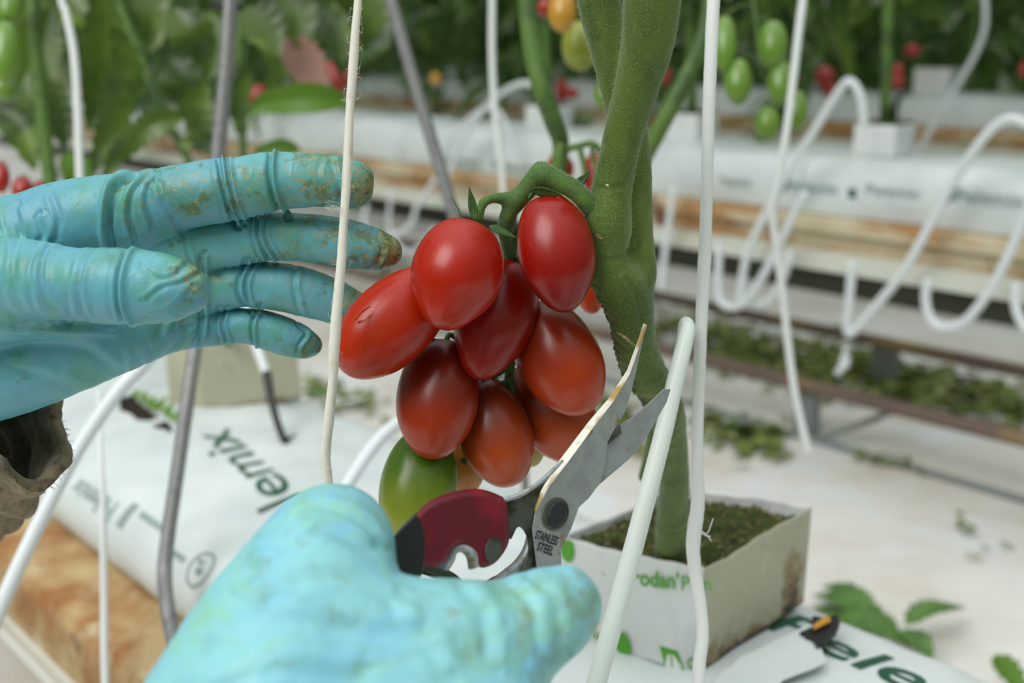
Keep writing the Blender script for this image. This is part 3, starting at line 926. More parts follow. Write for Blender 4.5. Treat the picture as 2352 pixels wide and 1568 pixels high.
lip = tube('tang_edge', [P(1150, 1150, .357), P(1190, 1138, .3595), P(1225, 1118, .362), P(1260, 1090, .366), P(1292, 1058, .371)], [.0008, .0009, .0008, .0008, .0005], M['steel'], snips)
grip = plate('red_grip', sm([(952, 1188), (985, 1156), (1035, 1135), (1095, 1127), (1145, 1142), (1164, 1160), (1170, 1215), (1168, 1250), (1152, 1280), (1132, 1300), (1108, 1308), (1092, 1298), (1084, 1272), (1068, 1254), (1050, 1256), (1034, 1272), (1020, 1298), (985, 1306), (955, 1290), (940, 1240)]), -.0025, .0085, M['red'], snips, .0024)
cap = plate('black_grip_end', sm([(955, 1186), (930, 1206), (898, 1240), (850, 1300), (890, 1345), (960, 1330), (974, 1290), (975, 1240), (968, 1205)]), -.0032, .0095, M['blackp'], snips, .0026)
hole = disc('grip_hole', 1133, 1262, 19, 29, -.0030, .0006, M['steeld'], grip, .0002, .25)
hole['label'] = 'grey oval recess in the red grip'
notch = tube('catch', [P(1020, 1300, .345), P(1030, 1282, .343), P(1040, 1262, .342), (P(1062, 1256, .3425)), P(1082, 1272, .343), P(1090, 1300, .344)], [.0016, .0018, .0015, .0014, .0016, .0018], M['steel'], snips, flat=1.3)
arm2 = tube('lower_handle', [P(1222, 1225, .366), P(1214, 1268, .365), P(1192, 1300, .364), P(1160, 1326, .362), P(1130, 1355, .36), P(1080, 1400, .358)], [.0016, .0024, .0024, .0023, .0028, .0030], M['steel'], snips, flat=1.4)
grip2 = tube('lower_red_grip', [P(1240, 1322, .372), P(1200, 1324, .369), P(1150, 1345, .364), P(1080, 1390, .358), P(960, 1440, .35), P(860, 1500, .345)], [.0022, .0032, .0040, .0048, .005, .004], M['red'], snips)
shank = plate('lower_shank', sm([(1226, 1300), (1250, 1290), (1290, 1262), (1272, 1320), (1258, 1365), (1210, 1378), (1200, 1340)]), .0030, .0035, M['steeld'], snips, .0006)
arm3 = tube('rear_arm', [P(960, 1300, .356), P(1000, 1312, .357), P(1040, 1330, .358), P(1070, 1360, .358)], [.0022, .0022, .0020, .0018], M['steeld'], snips)

def on_plane(x, y, p0, nrm, off=.0004):
    r = ray(x, y)
    return CC + r * (((p0 - CC) @ nrm) / (r @ nrm)) - nrm * off * np.sign(nrm @ FW)
_tc = {}
def text_geo(body, bold=0.0, dens=0):
    key = (body, bold)
    if key in _tc: return _tc[key]
    cu = bpy.data.curves.new('t', 'FONT')
    cu.body = body
    cu.offset = bold
    cu.resolution_u = 4
    o = bpy.data.objects.new('t', cu)
    COL.objects.link(o)
    dg = bpy.context.evaluated_depsgraph_get()
    dg.update()
    me = bpy.data.meshes.new_from_object(o.evaluated_get(dg))
    bm = bmesh.new(); bm.from_mesh(me)
    bmesh.ops.triangulate(bm, faces=bm.faces)
    for k in range(2):
        es = [e_ for e_ in bm.edges if e_.calc_length() > .16]
        if es: bmesh.ops.subdivide_edges(bm, edges=es, cuts=1, use_grid_fill=False)
        bmesh.ops.triangulate(bm, faces=bm.faces)
    V = np.array([tuple(q.co) for q in bm.verts])
    F = [[q.index for q in fc.verts] for fc in bm.faces]
    bm.free()
    bpy.data.objects.remove(o); bpy.data.curves.remove(cu); bpy.data.meshes.remove(me)
    V = V - np.array([V[:, 0].min(), 0, 0])
    _tc[key] = (V, F)
    return V, F
V, F = text_geo('STAINLESS', .02)
def smark(body, xa, ya, xb, yb, hpx):
    V, F = text_geo(body, .02)
    W = V[:, 0].max()
    d = np.array([xb - xa, yb - ya], float)
    nrm = np.array([d[1], -d[0]]); nrm /= np.linalg.norm(nrm)
    out = []
    for p in V:
        q = np.array([xa, ya]) + d * p[0] / W + nrm * p[1] / .7 * hpx
        out.append(P(q[0], q[1], dS(q[0], q[1]) - .0003))
    return out, F
mk = mesh_obj('stamped_lettering', *join([smark('STAINLESS', 1228, 1235, 1278, 1252, 20), smark('STEEL', 1232, 1262, 1268, 1275, 20)]), M['blackp'], blade1, smooth=False)

# ---------------------------------------------------------------- strings and hook close to the lens
def pxtube(name, pts, m, label=None, cat=None, group=None, parent=None, **k):
    """(x, y, radius px, depth)"""
    q = [P(a[0], a[1], a[3]) for a in pts]
    r = [a[2] * a[3] / FPX for a in pts]
    o = tube(name, q, r, m, parent, **k)
    if label: tag(o, label, cat, group)
    return o
tw = pxtube('crop_twine', [(850, -600, 9, .365), (826, -60, 9, .372), (817, 60, 9.5, .373), (811, 150, 11, .374), (803, 260, 10, .375), (798, 380, 11, .376), (790, 500, 10, .377), (784, 600, 11, .378), (775, 700, 12, .379), (769, 780, 13, .380), (765, 860, 11, .381), (758, 940, 12, .383), (750, 1010, 11.5, .385), (748, 1060, 12, .387), (757, 1130, 11, .389), (775, 1230, 10, .40)],
             M['twine'], 'white twine hanging in front of the gloved fingers at the left of the tomatoes', 'string', seg=12, rough=.10)
geos = []
for k in range(70):
    y = random.uniform(0, 1080)
    x = np.interp(y, [0, 150, 380, 600, 780, 940, 1060], [820, 811, 798, 784, 769, 758, 748])
    dd = np.interp(y, [0, 1060], [.372, .386])
    s = random.choice((-1, 1))
    L_ = random.uniform(4, 16)
    if random.random() < .12: L_ *= 2
    p = [P(x + s * 9, y, dd - .0005), P(x + s * (11 + L_ * .5), y + random.uniform(-8, 8), dd - .001), P(x + s * (11 + L_ * random.uniform(.3, 1)), y + random.uniform(-16, 16), dd - .001)]
    geos.append(tube_geo(p, [.00006, .00005, .00003], seg=4, per=4))
for k in range(9):
    x0, y0 = 792, 478
    p = [P(x0 - 8, y0, .375)]
    x, y = x0 - 10, y0
    for j in range(4):
        x -= random.uniform(2, 14); y += random.uniform(-11, 9)
        p.append(P(x, y, .374))
    geos.append(tube_geo(p, .00005, seg=4, per=3))
fz = mesh_obj('loose_fibres', *join(geos), M['twine'], tw)
fz['kind'] = 'stuff'
tw2pts = [(1660, -600, 15, .45), (1641, -60, 15, .455), (1635, 80, 15, .456), (1629, 220, 14.5, .457), (1625, 360, 14, .458), (1622, 480, 14, .46), (1618, 600, 15, .462), (1612, 720, 14, .464), (1607, 840, 14, .466), (1603, 960, 13, .468), (1601, 1060, 14, .469), (1603, 1150, 16, .47), (1596, 1210, 17, .47), (1592, 1260, 16, .47), (1598, 1320, 15, .47), (1609, 1390, 14, .468), (1614, 1460, 14, .466), (1606, 1530, 15, .464), (1604, 1640, 14, .46)]
tw2 = pxtube('crop_twine', tw2pts, M['twine2'], 'thick white twine running top to bottom in front of the printed block', 'string', seg=14, rough=.06)
geos = []
for a in ((1612, 1220, 1638, 1190), (1612, 1225, 1632, 1232), (1618, 1228, 1634, 1242)):
    geos.append(tube_geo([P(a[0], a[1], .468), P((a[0] + a[2]) / 2, a[1] + 4, .467), P(a[2], a[3], .467)], .00022, seg=5, per=4))
for k in range(30):
    y = random.uniform(500, 1500); x = np.interp(y, [500, 1060, 1260, 1390, 1500], [1622, 1601, 1592, 1609, 1610]); s = random.choice((-1, 1))
    geos.append(tube_geo([P(x + s * 13, y, .463), P(x + s * random.uniform(16, 21), y + random.uniform(-5, 5), .463)], .00006, seg=4, per=3))
fz2 = mesh_obj('loose_fibres', *join(geos), M['twine2'], tw2)
fz2['kind'] = 'stuff'
hook = pxtube('hairpin_hook', [(1335, 1700, 24, .425), (1370, 1568, 23.5, .428), (1425, 1370, 23, .432), (1478, 1170, 22, .436), (1522, 1000, 21, .44), (1552, 870, 20, .443), (1572, 790, 19, .446), (1580, 752, 17, .450), (1574, 740, 13, .458), (1566, 752, 9, .466), (1562, 785, 7, .475), (1558, 840, 7, .49), (1550, 900, 6.5, .50), (1545, 960, 6.5, .51)],
              M['hook'], 'smooth white hairpin hook bent over at the top in front of the thick stem', 'hook', seg=20)
print('foreground done')

# ================================================================ the near crop row: gutter, grow bag, blocks, rods, drip lines
S0, S1 = -1.1, 1.9
def strip(name, prof, s0, s1, m, parent=None, ds=.05, th=.0015, smooth=False, wob=0):
    """a folded sheet running along the row: prof = [(t, z)]"""
    n = int((s1 - s0) / ds) + 1
    V, F = [], []
    for i in range(n + 1):
        s = s0 + (s1 - s0) * i / n
        for t, z in prof:
            V.append(SP(s, t, z + (wob * math.sin(s * 11 + t * 5) if wob else 0)))
    k = len(prof)
    for i in range(n):
        for j in range(k - 1):
            F.append((i * k + j, i * k + j + 1, (i + 1) * k + j + 1, (i + 1) * k + j))
    o = mesh_obj(name, V, F, m, parent, smooth=smooth)
    if th:
        solid(o, th)
    return o
floor = mesh_obj('floor', [SP(-3.5, -1.0, 0), SP(9, -1.0, 0), SP(9, 9, 0), SP(-3.5, 9, 0)], [(0, 3, 2, 1)], M['floor'], smooth=False)
tag(floor, kind='structure')

gut = thing('growing_gutter', SP(.4, .43, .245), 'rusty brown steel gutter under the near white grow bag', 'gutter')
ch_ = strip('rusty_tray', [(.575, .243), (.50, .243), (.272, .243), (.262, .240), (.257, .232), (.254, .205), (.254, .185)], S0, S1, M['rust'], gut)
lp_ = strip('white_lip', [(.252, .192), (.238, .192), (.234, .197), (.234, .206)], S0, S1, M['cream'], gut)
for s in (-.6, .5, 1.6):
    v, f = box_geo(SP(s, .33, 0), SP(s + .03, .33, 0), SP(s + .03, .55, 0), SP(s, .55, 0), 0, .242)
    mesh_obj('support', v, f, M['post'], gut, smooth=False)

# grow bag: a pillow of film
BP = [(.44, .2455), (.325, .2455), (.314, .250), (.311, .265), (.318, .284), (.338, .299), (.375, .308), (.43, .3135), (.50, .3135), (.555, .308), (.582, .296), (.590, .275), (.586, .252), (.57, .2455), (.44, .2455)]
_bp = crom([(t, z, 0) for t, z in BP], 8)[:, :2]
_bl = np.concatenate([[0], np.cumsum(np.linalg.norm(np.diff(_bp, axis=0), axis=1))])
def bag_pt(s, l, off=0.0, s0=-1.0, s1=1.02, prof=None):
    """point on the bag: s along the row, l along the profile from the bottom front edge"""
    s = np.atleast_1d(s).astype(float); l = np.atleast_1d(l).astype(float)
    t = np.interp(l, _bl, _bp[:, 0]); z = np.interp(l, _bl, _bp[:, 1])
    e_ = .002
    t2 = np.interp(l + e_, _bl, _bp[:, 0]); z2 = np.interp(l + e_, _bl, _bp[:, 1])
    t1 = np.interp(l - e_, _bl, _bp[:, 0]); z1 = np.interp(l - e_, _bl, _bp[:, 1])
    T = np.stack([t2 - t1, z2 - z1], 1)
    T /= np.linalg.norm(T, axis=1)[:, None] + 1e-9
    nt_, nz_ = -T[:, 1], T[:, 0]
    top = np.clip((z - .26) / .04, 0, 1)
    q = np.stack([s * 9, l * 12, s * 0 + 3.3], 1)
    h = .0035 * vnoise(q) * top + .0018 * vnoise(q * 3.1) * top + .0012 * vnoise(q * np.array([9, 3, 1.])) 
    end = np.clip(np.minimum(s - s0, s1 - s) / .09, 0, 1)
    zz = .2455 + (z - .2455) * (.15 + .85 * np.sqrt(end))
    tt = t + nt_ * (h + off)
    zz = zz + nz_ * (h + off)
    return s[:, None] * UR + tt[:, None] * NR + np.stack([s * 0, s * 0, zz], 1)
def make_bag(name, s0, s1, label, parentless=True):
    ns = int((s1 - s0) / .008); nl = 90
    ss, ll = np.meshgrid(np.linspace(s0, s1, ns), np.linspace(0, _bl[-1], nl), indexing='ij')
    V = bag_pt(ss.ravel(), ll.ravel(), 0, s0, s1)
    F = [(i * nl + j, i * nl + j + 1, (i + 1) * nl + j + 1, (i + 1) * nl + j) for i in range(ns - 1) for j in range(nl - 1)]
    o = mesh_obj(name, V, F, M['bag'], None, loc=SP((s0 + s1) / 2, .45, .2455))
    clean(o)
    return tag(o, label, 'grow bag', 'white grow bags on the near gutter')
bag = make_bag('grow_bag', -.75, 1.25, 'long white grow bag with dark green lettering on the near rusty gutter')
def bag_lz(t):     # profile length of the top surface at cross position t
    i0 = len(_bp) // 2
    i = np.argmin(np.abs(_bp[:, 0] - t) + (_bp[:, 1] < .28) * 1)
    return _bl[i]
def bag_text(body, s_a, s_b, l_a, l_b, flip=False, bold=.0, m='ink', s0=-.75, s1=1.25, italic=0, tilt=0):
    """lettering mapped on the film; s_a start, s_b end of the word; l_a base line, l_b cap height"""
    V, F = text_geo(body, bold)
    W = V[:, 0].max()
    H = .7
    s = s_a + (s_b - s_a) * (V[:, 0] + italic * V[:, 1]) / W
    l = l_a + (l_b - l_a) * V[:, 1] / H + tilt * V[:, 0] / W
    return list(bag_pt(s, l, .0007, s0, s1)), F

def lt(t): return float(bag_lz(t))
tx = [bag_text('Pelemix', .298, .112, lt(.516), lt(.548), bold=.012, italic=.12)]
tx.append(bag_text('Pelemix', .584, .838, lt(.404), lt(.372), bold=.004, italic=.05, tilt=lt(.456) - lt(.404)))
t_ = mesh_obj('printed_word', *tx[0], M['ink'], bag, smooth=False)
t_ = mesh_obj('printed_word', *tx[1], M['ink'], bag, smooth=False)
small = [bag_text('Pelemix', .79, .87, lt(.330), lt(.314), bold=.01), bag_text('Pelemix', .885, .965, lt(.330), lt(.314), bold=.01)]
for q in small: mesh_obj('printed_small_word', *q, M['ink2'], bag, smooth=False)
def bag_patch(s0_, s1_, l0, l1, n=8):
    ss, ll = np.meshgrid(np.linspace(s0_, s1_, n), np.linspace(l0, l1, n), indexing='ij')
    V = bag_pt(ss.ravel(), ll.ravel(), .0007, -.75, 1.25)
    F = [(i * n + j, i * n + j + 1, (i + 1) * n + j + 1, (i + 1) * n + j) for i in range(n - 1) for j in range(n - 1)]
    return list(V), F
marks = [bag_patch(.705, .755, lt(.3275), lt(.3275) + .005), bag_patch(.672, .69, lt(.322), lt(.322) + .004), bag_patch(.765, .775, lt(.318), lt(.334))]
def bag_ring(sc, lc, r, w_, n=28):
    th = np.linspace(0, 2 * math.pi, n + 1)
    V = []
    for rr in (r, r - w_):
        V += list(bag_pt(sc + rr * np.cos(th), lc + rr * np.sin(th), .0007, -.75, 1.25))
    return V, [(i, i + 1, n + 2 + i, n + 1 + i) for i in range(n)]
marks += [bag_ring(.650, lt(.324), .014, .002), bag_patch(.645, .653, lt(.324) - .004, lt(.324) + .001), bag_patch(.650, .658, lt(.324) + .003, lt(.324) + .006)]
for q, nm_ in zip(marks, ('printed_bar', 'printed_dash', 'printed_bar', 'printed_ring', 'printed_dot', 'printed_dot')):
    mesh_obj(nm_, *q, M['ink2'], bag, smooth=False)

bag2 = make_bag('grow_bag', 1.285, 1.9, 'further white grow bag on the near gutter, mostly behind the left hand and sleeve')
# torn planting slit with dark substrate, between the two bags by the hand
def patch_world(name, px, z, m, parent=None, jag=4, th=.004, smooth=False, rg=3):
    pts = []
    for i, (x, y) in enumerate(px):
        x2, y2 = px[(i + 1) % len(px)]
        for k in range(jag):
            t = k / jag
            pts.append((x + (x2 - x) * t + random.uniform(-rg, rg), y + (y2 - y) * t + random.uniform(-rg, rg) * .7))
    V0 = [Pz(x, y, z) for x, y in pts]
    n = len(V0)
    V = V0 + [p - np.array([0, 0, th]) for p in V0]
    F = [tuple(range(n)), tuple(range(n, 2 * n))[::-1]] + [(i, n + i, n + (i + 1) % n, (i + 1) % n) for i in range(n)]
    o = mesh_obj(name, V, F, m, parent, smooth=smooth)
    clean(o)
    return o
sl_ = patch_world('planting_slit', [(268, 916), (305, 908), (330, 935), (388, 975), (392, 990), (350, 975), (310, 955), (280, 935)], .3155, mat('dark_coir', C(26, 22, 20), .95, [(120, C(96, 48, 30), .55, .7, 3)]), bag, rg=6)
sl_['label'] = 'ragged dark planting slit'
spr = []
for k in range(9):
    p = Pz(308 + k * 11 + random.uniform(-4, 4), 920 + k * 5 + random.uniform(-8, 8), .317)
    d_ = np.array([random.uniform(-.4, .4), random.uniform(-.4, .4), 1]); d_ /= np.linalg.norm(d_)
    spr.append(sepal_geo(p, d_, NR, random.uniform(.008, .014), .006, .9))
so = mesh_obj('moss_sprouts', *join(spr), M['leafb'], None, loc=Pz(340, 930, .317))
tag(so, 'small bright green sprouts growing from the torn slit in the bag', 'sprouts', kind='stuff')

# ---- propagation blocks
FC = Pz(1618, 1305, .38); LC = Pz(1290, 1235, .38); RC = Pz(1862, 1165, .38); BC = LC + RC - FC
def block(name, F_, L_, B_, R_, z0, z1, label, near=True):
    ctr = (F_ + B_) / 2
    ctr = np.array([ctr[0], ctr[1], z0])
    o = thing(name, ctr, label, 'growing block')
    cs = [F_, R_, B_, L_]
    n = 60
    def wall(a, b, nm, m, ph, bend=.0):
        V, F = [], []
        d = b - a
        nn = np.cross(d, [0, 0, 1.0]); nn /= np.linalg.norm(nn)
        if nn @ (a - ctr) < 0: nn = -nn
        for i in range(n + 1):
            t = i / n
            for j in range(31):
                h = j / 30
                top = z1 + .0009 * math.sin(t * 6 + ph) + .0003 * math.sin(t * 31 + ph * 2) - bend * math.sin(math.pi * t) + .003 * (1 if 0 else 0)
                q = a + d * t
                V.append(np.array([q[0], q[1], z0 + (top - z0) * h]) + nn * (.0014 * math.sin(t * 7 + h * 5 + ph) * math.sin(math.pi * t)) )
        for i in range(n):
            for j in range(30):
                F.append((i * 31 + j, i * 31 + j + 1, (i + 1) * 31 + j + 1, (i + 1) * 31 + j))
        w_ = mesh_obj(nm, V, F, m, o)
        clean(w_)
        if m is M['beige']:
            st = []
            for i in range(n + 1):
                for j in range(31):
                    t, h = i / n, j / 30
                    st.append(max(1.5 * math.exp(-((t - .84) / .13) ** 2) * max(0, 1 - h * 1.05), 1.3 * math.exp(-h / .13) * (1.2 - .5 * abs(t - .3)), .9 * math.exp(-((t - .45) / .03) ** 2) * max(0, 1 - h * 2.4), .9 * math.exp(-((t - .12) / .08) ** 2) * max(0, 1 - h * 2)) if ph > 2.55 else .9 * math.exp(-h / .1))
            at = w_.data.attributes.new('stain', 'FLOAT', 'POINT')
            at.data.foreach_set('value', st)
        solid(w_, .0008, -1)
        return w_, nn
    return o, cs, wall, ctr
blk, cs, wall, ctr = block('growing_block', FC, LC, BC, RC, .3135, .380, 'square growing block with mossy top in a green printed white wrapper, bottom right')
w1, n1 = wall(LC, FC, 'printed_wrapper', M['paper'], 1.0, .0)
w2, n2 = wall(FC, RC, 'stained_wrapper', M['beige'], 2.6, .0)
# object origin of the stained side at its top so the stain sits at the foot
w2['label'] = 'beige wrapper side with brown stains'
w3, n3 = wall(RC, BC, 'wrapper_back', M['paper'], .4)
w4, n4 = wall(BC, LC, 'wrapper_back', M['paper'], 2.0)
# mossy rockwool
n = 110
V, F = [], []
for i in range(n + 1):
    for j in range(n + 1):
        a = i / n; b = j / n
        p = FC * (1 - a) * (1 - b) + LC * a * (1 - b) + RC * (1 - a) * b + BC * a * b
        p = ctr[:2] * 0 + p[:2] + (ctr[:2] - p[:2]) * .012
        V.append([p[0], p[1], .3745])
V = np.array(V)
edge = np.array([min(i, n - i, j, n - j) / n for i in range(n + 1) for j in range(n + 1)])
V[:, 2] += .0035 * fbm(V * np.array([70, 70, 0.]) + 3, 3) + .0022 * vnoise(V * np.array([420, 420, 0.])) + .0012 * vnoise(V * np.array([900, 900, 0.])) - .003 * np.clip(1 - edge * 14, 0, 1)
F = [(i * (n + 1) + j, (i + 1) * (n + 1) + j, (i + 1) * (n + 1) + j + 1, i * (n + 1) + j + 1) for i in range(n) for j in range(n)]
k = len(V)
V = np.vstack([V, [[c[0] + (ctr[0] - c[0]) * .02, c[1] + (ctr[1] - c[1]) * .02, .3142] for c in (FC, LC, BC, RC)]])
rim = [[0, k + 0], ]
moss = mesh_obj('mossy_rockwool', V, F + [(k, k + 1, k + 2, k + 3)], M['moss'], blk)
cr_ = []
rs = np.random.RandomState(5)
for q in range(240):
    a, b = rs.rand(2)
    if (a > .62 and rs.rand() > .5) or rs.rand() < .25 or b < .3 or a < .25:
        p = FC * (1 - a) * (1 - b) + LC * a * (1 - b) + RC * (1 - a) * b + BC * a * b
        r = rs.uniform(.0005, .0013)
        c = np.array([p[0] + (ctr[0] - p[0]) * .06, p[1] + (ctr[1] - p[1]) * .06, .3772 + rs.uniform(-.001, .0008)])
        dv = rs.normal(0, 1, (6, 3)); 
        base = np.array([[1, 0, 0], [-1, 0, 0], [0, 1, 0], [0, -1, 0], [0, 0, .6], [0, 0, -.6]]) + dv * .3
        cr_.append((list(c + base * r), [(0, 2, 4), (2, 1, 4), (1, 3, 4), (3, 0, 4), (2, 0, 5), (1, 2, 5), (3, 1, 5), (0, 3, 5)]))
cb = mesh_obj('peat_crumbs', *join(cr_), mat('tan_crumbs', C(150, 128, 86), .9, [(300, C(96, 92, 52), .5, .6, 2)]), moss, smooth=False)
cb['kind'] = 'stuff'
# print on the wrapper
def face_poly(px, p0, nrm, m, name, parent, off=.0016):
    V = [on_plane(x, y, p0, nrm, off) for x, y in px]
    return V, [tuple(range(len(V)))]
g = []
g.append(face_poly([(1383, 1268), (1419, 1273), (1424, 1330), (1386, 1316)], LC, n1, None, '', None))
g.append(face_poly([(1516, 1478), (1559, 1492), (1577, 1546), (1532, 1537)], LC, n1, None, '', None))
bdg = [(1290, 1240), (1302, 1235), (1318, 1242), (1321, 1262), (1319, 1280), (1308, 1288), (1296, 1280), (1288, 1262)]
g.append(face_poly(sm(bdg, 4), LC, n1, None, '', None))
g.append(face_poly(sm([(1424, 1450), (1438, 1452), (1448, 1472), (1451, 1492), (1442, 1501), (1424, 1495), (1414, 1475)], 4), LC, n1, None, '', None))
for g_, nm_ in zip(g, ('printed_logo', 'printed_logo', 'printed_badge', 'printed_badge')):
    mesh_obj(nm_, *g_, M['ink3'], w1, smooth=False)
ar = [[(1388, 1311), (1396, 1286), (1403, 1283), (1402, 1316), (1396, 1317)], [(1405, 1317), (1405, 1283), (1410, 1287), (1420, 1314), (1412, 1321)],
      [(1530, 1524), (1534, 1500), (1541, 1498), (1545, 1529), (1540, 1531)], [(1548, 1530), (1545, 1498), (1551, 1502), (1568, 1527), (1562, 1535)]]
mesh_obj('printed_arrows', *join([face_poly(q, LC, n1, None, '', None, .0019) for q in ar]), M['white'], w1, smooth=False)
def face_text(body, xa, ya, xb, yb, hpx, p0, nrm, bold=.01):
    V, F = text_geo(body, bold)
    W = V[:, 0].max()
    d = np.array([xb - xa, yb - ya], float)
    return [on_plane(xa + d[0] * p[0] / W, ya + d[1] * p[0] / W - p[1] / .7 * hpx, p0, nrm, .0017) for p in V], F
mesh_obj('printed_name', *join([face_text('Grodan\'', 1425, 1336, 1561, 1349, 36, LC, n1, .025), face_text('Plan', 1567, 1352, 1636, 1354, 34, LC, n1, .0), face_text('Gr', 1580, 1530, 1612, 1534, 24, LC, n1, .02), face_text('Gr', 1362, 1462, 1384, 1464, 16, LC, n1, .02)]), M['ink3'], w1, smooth=False)

# brown stains on the foot of the stained side
def stain(px, off):
    c = sm(px, 4)
    return face_poly(c, FC, n2, None, '', None, off)
# torn film flap at the foot of the block, with the black inner film
fl = patch_world('film_flap', [(1640, 1560), (1700, 1510), (1830, 1446), (1868, 1430), (1880, 1470), (1900, 1520), (1800, 1560), (1740, 1640), (1640, 1640)], .3205, M['bag'], bag, jag=3, th=.0008)
bf = patch_world('black_inner_film', [(1866, 1412), (1900, 1418), (1925, 1408), (1930, 1430), (1918, 1452), (1880, 1482), (1858, 1462), (1838, 1452), (1868, 1436)], .323, M['blackp'], bag, jag=3, th=.003)
yb = patch_world('yellow_strip', [(1868, 1432), (1900, 1414), (1908, 1424), (1870, 1445)], .3262, mat('orange_strip', C(196, 140, 50), .6), bag, jag=2, th=.0008)
dk = []
for (x, y, h) in ((1640, 1560, 50), (1668, 1545, 34), (1690, 1535, 28), (1712, 1522, 46), (1735, 1512, 24), (1770, 1490, 30), (1800, 1470, 60), (1825, 1455, 80)):
    pass

# block of the neighbouring plant, behind the hand
A0 = Pz(470, 942, .3135); A1 = Pz(690, 916, .3135)
dA = A1 - A0; pA = np.array([-dA[1], dA[0], 0])
zt = .392
F2 = A0.copy(); R2 = A1.copy(); L2 = Pz(392, 925, .3135); B2 = R2 + (L2 - F2)
blk2, cs2, wall2, ctr2 = block('growing_block', F2, L2, B2, R2, .3135, zt, 'beige wrapped growing block behind the fingers of the left gloved hand')
wall2(F2, R2, 'wrapper_side', M['beige'], 1.5)
wall2(L2, F2, 'wrapper_side', M['beige'], 2.5)
wall2(B2, L2, 'wrapper_side', M['beige'], .5)
wall2(R2, B2, 'wrapper_side', M['beige'], 3.5)
q_ = [ctr2 + (p - ctr2) * .95 for p in (F2, R2, B2, L2)]
v, f = box_geo(*q_, .314, zt - .006)
mesh_obj('mossy_rockwool', v, f, M['moss'], blk2, smooth=False)

# ---- rods, drip tubes and drippers of the near row
rod = pxtube('support_rod', [(600, -600, 17, .80), (536, -60, 17, .80), (520, 150, 17, .80), (498, 380, 16.5, .80), (470, 640, 16, .80), (436, 880, 16, .77), (408, 1080, 16, .745), (386, 1230, 16.5, .73), (378, 1320, 17, .72), (385, 1400, 17.5, .70), (402, 1480, 18, .69), (418, 1560, 18, .68)], M['rod'], 'grey galvanised rod rising from the rusty gutter behind the left hand', 'rod', seg=14)
c_ = pxtube('clip', [(490, 10, 10, .805), (520, 14, 12, .80), (556, 18, 8, .805)], M['blackp'], 'black clip on the grey rod at the top left', 'clip')
rod2 = pxtube('support_rod', [(740, -600, 15, .92), (880, -70, 15, .92), (912, 50, 15, .92), (955, 200, 15, .92), (1000, 350, 15, .92), (1042, 490, 15, .92), (1090, 640, 14, .93), (1150, 850, 12, .945), (1196, 1010, 10, .96), (1206, 1110, 9.5, .965), (1208, 1180, 9, .966)], M['rod'], 'grey rod slanting down behind the large tomatoes', 'rod', seg=14)
d1 = pxtube('drip_tube', [(430, 700, 15, .72), (345, 820, 16, .71), (270, 900, 17, .70), (180, 1030, 17, .69), (95, 1190, 17.5, .675), (20, 1350, 18, .66), (-40, 1500, 18, .65), (-90, 1650, 18, .64)], M['tube'], 'white drip tube crossing the grow bag at the far left', 'tube', seg=14)
d2 = pxtube('drip_tube', [(1010, 930, 15, .80), (960, 950, 16, .78), (915, 972, 16, .76), (870, 1010, 16, .74), (825, 1070, 16, .72), (790, 1130, 16, .71), (750, 1220, 16, .70)], M['tube'], 'white drip tube curving out from behind the tomatoes above the right hand', 'tube', seg=14)
drp = thing('dripper_stake', Pz(655, 1015, .3135), 'black dripper stake pushed into the white grow bag below the left hand', 'dripper')
DK = float((Pz(655, 1015, .3135) - CC) @ FW)
pxtube('stake', [(612, 855, 11, DK + .03), (622, 910, 10, DK + .02), (634, 960, 9, DK + .01), (650, 1004, 9, DK), (660, 1018, 6, DK)], M['blackp'], parent=drp, seg=10)
pxtube('barb', [(654, 1012, 7, DK), (668, 1004, 4, DK), (684, 996, 1.5, DK)], M['blackp'], parent=drp, seg=8)
pxtube('feed_tube', [(560, 700, 10, DK + .05), (580, 770, 10.5, DK + .045), (600, 825, 11, DK + .035), (613, 862, 11, DK + .03)], M['tube'], parent=drp, seg=10)
tw3 = pxtube('crop_twine', [(100, -600, 8, .92), (135, -60, 8, .92), (152, 30, 8.5, .92), (168, 110, 9, .92), (176, 200, 9, .92), (180, 300, 9, .92), (184, 420, 9, .92), (190, 520, 9, .92)], M['twine2'], 'white twine hanging at the far left before green leaves', 'string', seg=10)
tw4 = pxtube('crop_twine', [(226, 900, 5, .76), (230, 980, 5, .75), (232, 1060, 6, .74), (236, 1130, 6.5, .735), (237, 1230, 8, .73), (239, 1380, 8.5, .72), (240, 1500, 9, .71), (244, 1640, 9, .70)], M['twine2'], 'thin white twine dangling before the rusty gutter at bottom left', 'string', seg=10)
tw5 = pxtube('crop_twine', [(1135, -600, 8, 1.2), (1131, -60, 8, 1.2), (1130, 120, 8, 1.2), (1136, 250, 8, 1.2), (1146, 340, 7.5, 1.2), (1155, 430, 7, 1.2), (1162, 620, 7, 1.2), (1168, 760, 7, 1.2)], M['twine2'], 'pale twine hanging between the slanting rod and the thick stem', 'string', seg=10)
tw6 = pxtube('crop_twine', [(1900, -600, 9.5, .95), (1850, -60, 9.5, .95), (1836, 60, 9.5, .95), (1822, 180, 9, .95), (1805, 310, 9, .95), (1786, 420, 9, .955), (1774, 480, 9, .96), (1782, 560, 9, .965), (1796, 660, 9, .97), (1808, 770, 9, .975), (1822, 880, 9, .98), (1838, 960, 9, .985), (1852, 1020, 10, .99), (1856, 1040, 7, .99)], M['twine2'], 'slack white twine with a kink hanging at the right, ending above the floor', 'string', seg=10)
tag(pxtube('blue_clip', [(1103, 1126, 7, .9), (1108, 1150, 7, .9)], mat('blue_plastic', C(30, 60, 170), .4)), 'tiny blue plastic clip seen just above the red grip', 'clip')

